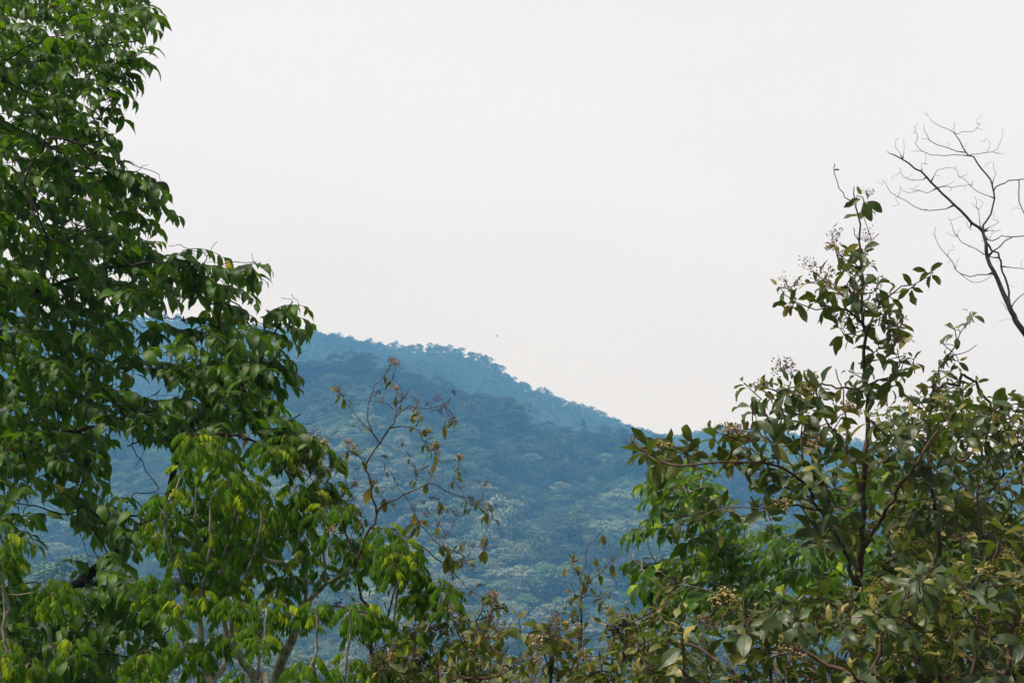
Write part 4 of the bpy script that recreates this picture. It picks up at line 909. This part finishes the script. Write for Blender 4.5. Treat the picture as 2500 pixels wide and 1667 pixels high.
shrub("berry_shrub", "sparse tall shrub with long bare branches and a few yellowing leaves in the middle", "shrub", foot(905, Yb),
    [[(915, px_of_foot(915, Yb), Yb, 18), (915, 1850, Yb, 16), (912, 1667, Yb, 13), (909, 1594, Yb, 12), (903, 1560, Yb, 11), (900, 1500, Yb, 9), (887, 1464, Yb, 8), (872, 1421, Yb, 7), (866, 1366, Yb, 6.5), (841, 1292, Yb, 6), (828, 1240, Yb, 4), (835, 1190, Yb, 2.5)],
     [(903, 1560, Yb, 9), (921, 1540, Yb, 8), (946, 1510, Yb, 6), (962, 1440, Yb, 5), (985, 1370, Yb, 3), (1000, 1330, Yb, 2)],
     [(870, 1400, Yb, 6), (885, 1330, Yb, 6), (903, 1292, Yb, 7), (921, 1255, Yb, 6.5), (912, 1212, Yb, 5), (897, 1156, Yb, 4.5), (895, 1131, Yb, 4.5), (927, 1082, Yb, 4.5), (952, 1045, Yb, 4), (967, 1020, Yb, 3.5), (972, 985, Yb, 2.5), (985, 972, Yb, 1.5)],
     [(926, 1080, Yb, 3), (897, 1027, Yb, 3), (900, 985, Yb, 2.6), (915, 940, Yb, 2.2), (938, 922, Yb, 2), (952, 895, Yb, 1.5)],
     [(909, 1045, Yb, 2.4), (860, 1002, Yb, 2), (837, 968, Yb, 1.5), (828, 950, Yb, 1)],
     [(967, 1020, Yb, 2.6), (1000, 995, Yb, 2.2), (1045, 1000, Yb, 2), (1100, 975, Yb, 1.2)],
     [(952, 1045, Yb, 3), (1010, 1040, Yb, 2.6), (1030, 1070, Yb, 2.3), (1055, 1090, Yb, 1.8), (1065, 1120, Yb, 1.4)],
     [(915, 1260, Yb, 5), (945, 1225, Yb, 4.5), (990, 1205, Yb, 4), (1045, 1180, Yb, 3.4), (1085, 1195, Yb, 3), (1130, 1210, Yb, 2.6), (1160, 1225, Yb, 2), (1190, 1245, Yb, 1.5)],
     [(903, 1292, Yb, 4), (958, 1292, Yb, 4), (1000, 1312, Yb, 3.6), (1045, 1345, Yb, 3.4), (1090, 1375, Yb, 3), (1160, 1365, Yb, 2), (1185, 1340, Yb, 1.3)],
     [(1090, 1375, Yb, 2.6), (1110, 1400, Yb, 2.4), (1140, 1435, Yb, 2), (1180, 1455, Yb, 1.6), (1208, 1452, Yb, 1)],
     [(900, 1500, Yb, 6), (850, 1490, Yb, 7), (825, 1478, Yb, 6), (790, 1480, Yb, 3), (750, 1500, Yb, 2)],
     [(841, 1292, Yb, 4), (800, 1230, Yb, 3.4), (770, 1180, Yb, 3), (720, 1140, Yb, 2)]],
    [(BT, 8.5, 9.1, dict(n=(2, 4), L=.085, W=.016, ln=.06, droop=1.5, rise=-.2, young=.3, fl=.75, fk='sspy', fs=.85)),
     (FINE, 8.4, 9.3, dict(n=(0, 1), L=.06, W=.011, ln=.05, droop=1.2, fl=.75, fk='bs', fs=.7))], 39, mat=L_DRY, bark=B_TWIG, extra=ex4, crook=.18, rt=.0014, thick=.45)

# ---- 5. the glossy bright tree behind the right-hand shrubs
GT = [(1580, 1130), (1640, 1100), (1700, 1120), (1770, 1190), (1750, 1220), (1800, 1290), (1870, 1260), (1960, 1290), (2020, 1200), (2080, 1130), (2180, 1120), (2300, 1180), (2420, 1220), (2520, 1250), (2520, 1520), (2300, 1560), (1900, 1500),
      (1700, 1480), (1600, 1440), (1560, 1400), (1600, 1330), (1700, 1340), (1660, 1270), (1600, 1220), (1590, 1180)]
GH = [[(1730, 1230), (1830, 1180), (1850, 1260), (1790, 1290)], [(1880, 1380), (1970, 1390), (1960, 1460), (1890, 1440)], [(2080, 1200), (2150, 1210), (2170, 1280), (2090, 1280)]]
pl = Plant("glossy_tree", "bright green glossy-leaved tree behind the grey-green shrubs on the right", "tree", foot(2020, 10.6), B_GREY, 51, rtwig=.0022)
pl.limb_px([(2020, px_of_foot(2020, 10.6), 10.6, 24), (2000, 1900, 10.6, 20), (1930, 1650, 10.6, 15), (1850, 1480, 10.6, 9), (1760, 1360, 10.6, 6), (1690, 1230, 10.6, 4), (1660, 1140, 10.6, 2)])
pl.limb_px([(2000, 1900, 10.6, 14), (2120, 1550, 10.8, 10), (2180, 1350, 10.8, 7), (2150, 1200, 10.8, 4)])
pl.limb_px([(2120, 1550, 10.8, 8), (2300, 1380, 10.8, 6), (2420, 1280, 10.8, 4)])
pl.limb_px([(1850, 1480, 10.6, 6), (1720, 1440, 10.5, 4), (1600, 1400, 10.4, 3), (1550, 1370, 10.4, 2)])
t = tips_from(pl, scatter(GT, 21, GH, 52, 14000), 9.6, 12.4)
t += tips_from(pl, [(1545, 1270), (1570, 1275), (1600, 1265), (1630, 1275), (1545, 1350), (1570, 1360), (1600, 1370), (1560, 1395), (1590, 1410), (1620, 1400), (1640, 1360), (1590, 1190), (1610, 1160), (1590, 1150), (1620, 1130), (1660, 1110), (1560, 1470), (1580, 1485), (1610, 1480), (1640, 1470), (1850, 1360), (1770, 1250), (1800, 1255), (1750, 1330), (1780, 1310), (1870, 1420), (1850, 1440), (1800, 1430), (1740, 1420)], 10.0, 10.6)
pl.connect(t, sag=.02, crook=.07)
LL = LeafList(); tw = Bag()
for tp, ax, k in pl.tips:
    out = nrm(np.array((-.8 if tp[0] < 2.6 else pl.r.uniform(-.8, .8), -.5, .1)) + ax * .7)
    spray_drooping(pl, LL, tw, tp, out, n=pl.r.randint(8, 12), L=.150, W=.031, length=.34, yellow=.03, spread=.8, lum=.5, flat=.35)
lb = Bag(); LL.flush(lb, 'drip'); pl.tw = tw; pl.twmat = B_TWIG; pl.leafmesh(lb, L_GLS)
pl.build_wood()

# ---- 6. the bare tree reaching in from the right edge
Yd = 13.0
pl = Plant("bare_tree", "bare dead-looking tree with curling leafless branches against the sky at the right edge", "tree", foot(2900, Yd), B_BARE, 61, rtwig=.0022)
pl.limb_px([(2900, px_of_foot(2900, Yd), Yd, 40), (2880, 1900, Yd, 34), (2800, 1400, Yd, 26), (2650, 1000, Yd, 18), (2500, 812, Yd, 12), (2467, 757, Yd, 10.5), (2447, 704, Yd, 9), (2426, 665, Yd, 8), (2412, 630, Yd, 7.5), (2405, 595, Yd, 7), (2400, 566, Yd, 6), (2360, 528, Yd, 5.5), (2332, 500, Yd, 5), (2300, 474, Yd, 4.5), (2262, 432, Yd, 4), (2235, 412, Yd, 3.5), (2200, 386, Yd, 3), (2170, 374, Yd, 1.8)])
for l in ([(2402, 566, 5), (2410, 540, 5), (2424, 500, 4.5), (2427, 470, 4.3), (2415, 440, 4), (2400, 415, 4), (2374, 385, 3.8), (2362, 375, 3.5), (2340, 345, 2.8), (2330, 327, 2), (2310, 312, 1.6), (2285, 300, 1.3), (2273, 292, 1)],
          [(2332, 329, 1.4), (2350, 324, 1.3), (2375, 320, 1.2), (2393, 303, .9)], [(2328, 326, 1.2), (2331, 303, .8)],
          [(2362, 375, 2.4), (2320, 363, 2.2), (2290, 355, 2), (2270, 338, 1.6), (2258, 320, 1.2), (2256, 304, .9)], [(2275, 345, 1.2), (2250, 338, .8)],
          [(2362, 377, 2), (2330, 380, 2), (2290, 382, 1.8), (2255, 373, 1.5), (2236, 350, 1), (2240, 332, .8)], [(2255, 375, 1.1), (2225, 370, .8)],
          [(2365, 377, 2), (2390, 375, 1.8), (2410, 372, 1.5), (2435, 365, 1.2), (2446, 338, .9)], [(2410, 372, 1), (2418, 355, .8), (2410, 340, .8)], [(2428, 367, 1), (2453, 374, .8)],
          [(2427, 462, 3.5), (2440, 450, 3.2), (2465, 440, 3), (2505, 438, 2.6), (2560, 430, 2)], [(2420, 450, 2), (2430, 425, 1.3), (2426, 398, .9)],
          [(2424, 487, 2), (2400, 473, 1.8), (2370, 455, 1.6), (2345, 430, 1.2), (2334, 412, .9)], [(2370, 455, 1), (2376, 440, .8)],
          [(2292, 466, 2), (2310, 456, 1.8), (2340, 455, 1.4), (2375, 450, 1)], [(2300, 462, 1), (2320, 445, .8), (2330, 440, .8)],
          [(2270, 438, 1.6), (2290, 418, 1.4), (2320, 412, 1.2), (2338, 404, .8)],
          [(2292, 467, 1.8), (2260, 471, 1.7), (2235, 468, 1.4), (2210, 470, 1), (2198, 455, .8)], [(2245, 470, 1), (2220, 460, .8)],
          [(2335, 507, 2.4), (2290, 512, 2.2), (2250, 511, 2), (2210, 490, 1.8), (2175, 472, 1.4), (2162, 448, 1)], [(2195, 482, 1.2), (2197, 455, .8)],
          [(2268, 436, 1.6), (2235, 440, 1.5), (2205, 432, 1.2), (2197, 410, .8)], [(2248, 420, 1), (2252, 402, .9), (2268, 402, .8)], [(2203, 388, 1.3), (2190, 360, 1), (2186, 348, .8)], [(2197, 385, 1), (2206, 340, .8)],
          [(2405, 600, 5.5), (2420, 610, 5), (2437, 620, 5), (2445, 640, 5), (2446, 662, 4.8), (2455, 685, 5), (2462, 710, 5.5), (2466, 748, 6)],
          [(2412, 632, 3.4), (2440, 600, 3.2), (2470, 578, 3), (2510, 573, 2.6), (2560, 580, 2)], [(2404, 580, 3), (2425, 590, 2.8), (2445, 576, 2.6), (2480, 578, 2)],
          [(2440, 632, 2.6), (2400, 617, 2.4), (2365, 600, 2), (2335, 580, 1.7), (2325, 550, 1.2), (2316, 532, .9)], [(2340, 583, 1.2), (2345, 560, .8)],
          [(2425, 670, 3), (2390, 672, 2.6), (2345, 668, 2.4), (2325, 640, 2), (2305, 618, 1.7), (2288, 580, 1.3), (2284, 552, .9)], [(2312, 625, 1.2), (2322, 612, .9), (2328, 611, .8)],
          [(2345, 668, 1.6), (2372, 687, 1.5), (2400, 685, 1.3), (2425, 670, 1.2)], [(2338, 655, 1.2), (2342, 628, .8)],
          [(2448, 644, 2.2), (2475, 655, 2), (2510, 660, 1.6)], [(2467, 757, 4), (2475, 740, 3), (2500, 715, 2), (2530, 700, 1.5)], [(2480, 452, 2.6), (2490, 490, 2.6), (2505, 530, 2.4), (2540, 580, 3)],
          [(2403, 568, 2), (2390, 530, 1.6), (2385, 500, 1.2), (2378, 480, .9)], [(2388, 520, 1.1), (2400, 495, .8)], [(2386, 508, 1.1), (2370, 495, .8)], [(2404, 560, 1.6), (2430, 545, 1.2), (2440, 540, .8)], [(2404, 562, 1.6), (2425, 565, 1.2), (2445, 560, .8)],
          [(2375, 545, 1.6), (2372, 560, 1.3), (2358, 540, .9)], [(2480, 762, 3), (2455, 752, 1.5), (2442, 736, .9)]):
    pl.limb_px([(a, b, Yd, c * .78) for a, b, c in l], wob=.014)
A = np.array(pl.pos); tipn = []
for li, ids in pl.chains[1:]:
    for q in ids[2::max(2, len(ids) // 5)]:
        if pl.r.random() < .6:
            d = nrm(np.array((pl.r.gauss(-.3, .7), pl.r.gauss(0, .5), pl.r.gauss(.45, .5)))); tipn.append(A[q] + d * pl.r.uniform(.06, .17))
pl.rt = .0017
pl.connect(tipn, sag=.1, crook=.3)
pl.build_wood()

# ---- 7. two small birds far off in front of the hill and the sky
def bird(px, py, Y, span, flap, label):
    b = Bag(); c = P(px, py, Y)
    tube(b, np.array([(-.5, 0, 0), (-.3, 0, .02), (0, 0, .03), (.3, 0, .02), (.5, 0, 0)]) * span * .42, np.array([.01, .05, .075, .06, .02]) * span, 6)
    for sgn in (-1, 1):
        w = [(-.10, 0, .03), (.12, 0, .03), (.14, sgn * .25, .03 + flap * .25), (-.10, sgn * .25, .03 + flap * .25), (.02, sgn * .5, .03 + flap * .32), (-.10, sgn * .5, .03 + flap * .32)]
        V_ = np.array(w) * span; V2 = V_ + np.array((0, 0, -.012)) * span
        b.add(np.concatenate([V_, V2]), np.array([(0, 1, 2, 3), (3, 2, 4, 5), (9, 8, 7, 6), (11, 10, 8, 9), (1, 7, 8, 2), (2, 8, 10, 4), (0, 3, 9, 6), (3, 5, 11, 9)]))
    o = link("bird", b.mesh("bird", B_BARE)); o.location = c; o.rotation_euler = (0, .1, .5)
    tag(o, label, "bird")
bird(1213, 820, 150, .48, .5, "tiny dark bird flying just above the far ridge")
bird(1450, 664, 210, .50, -.4, "tiny grey bird high in the pale sky right of centre")
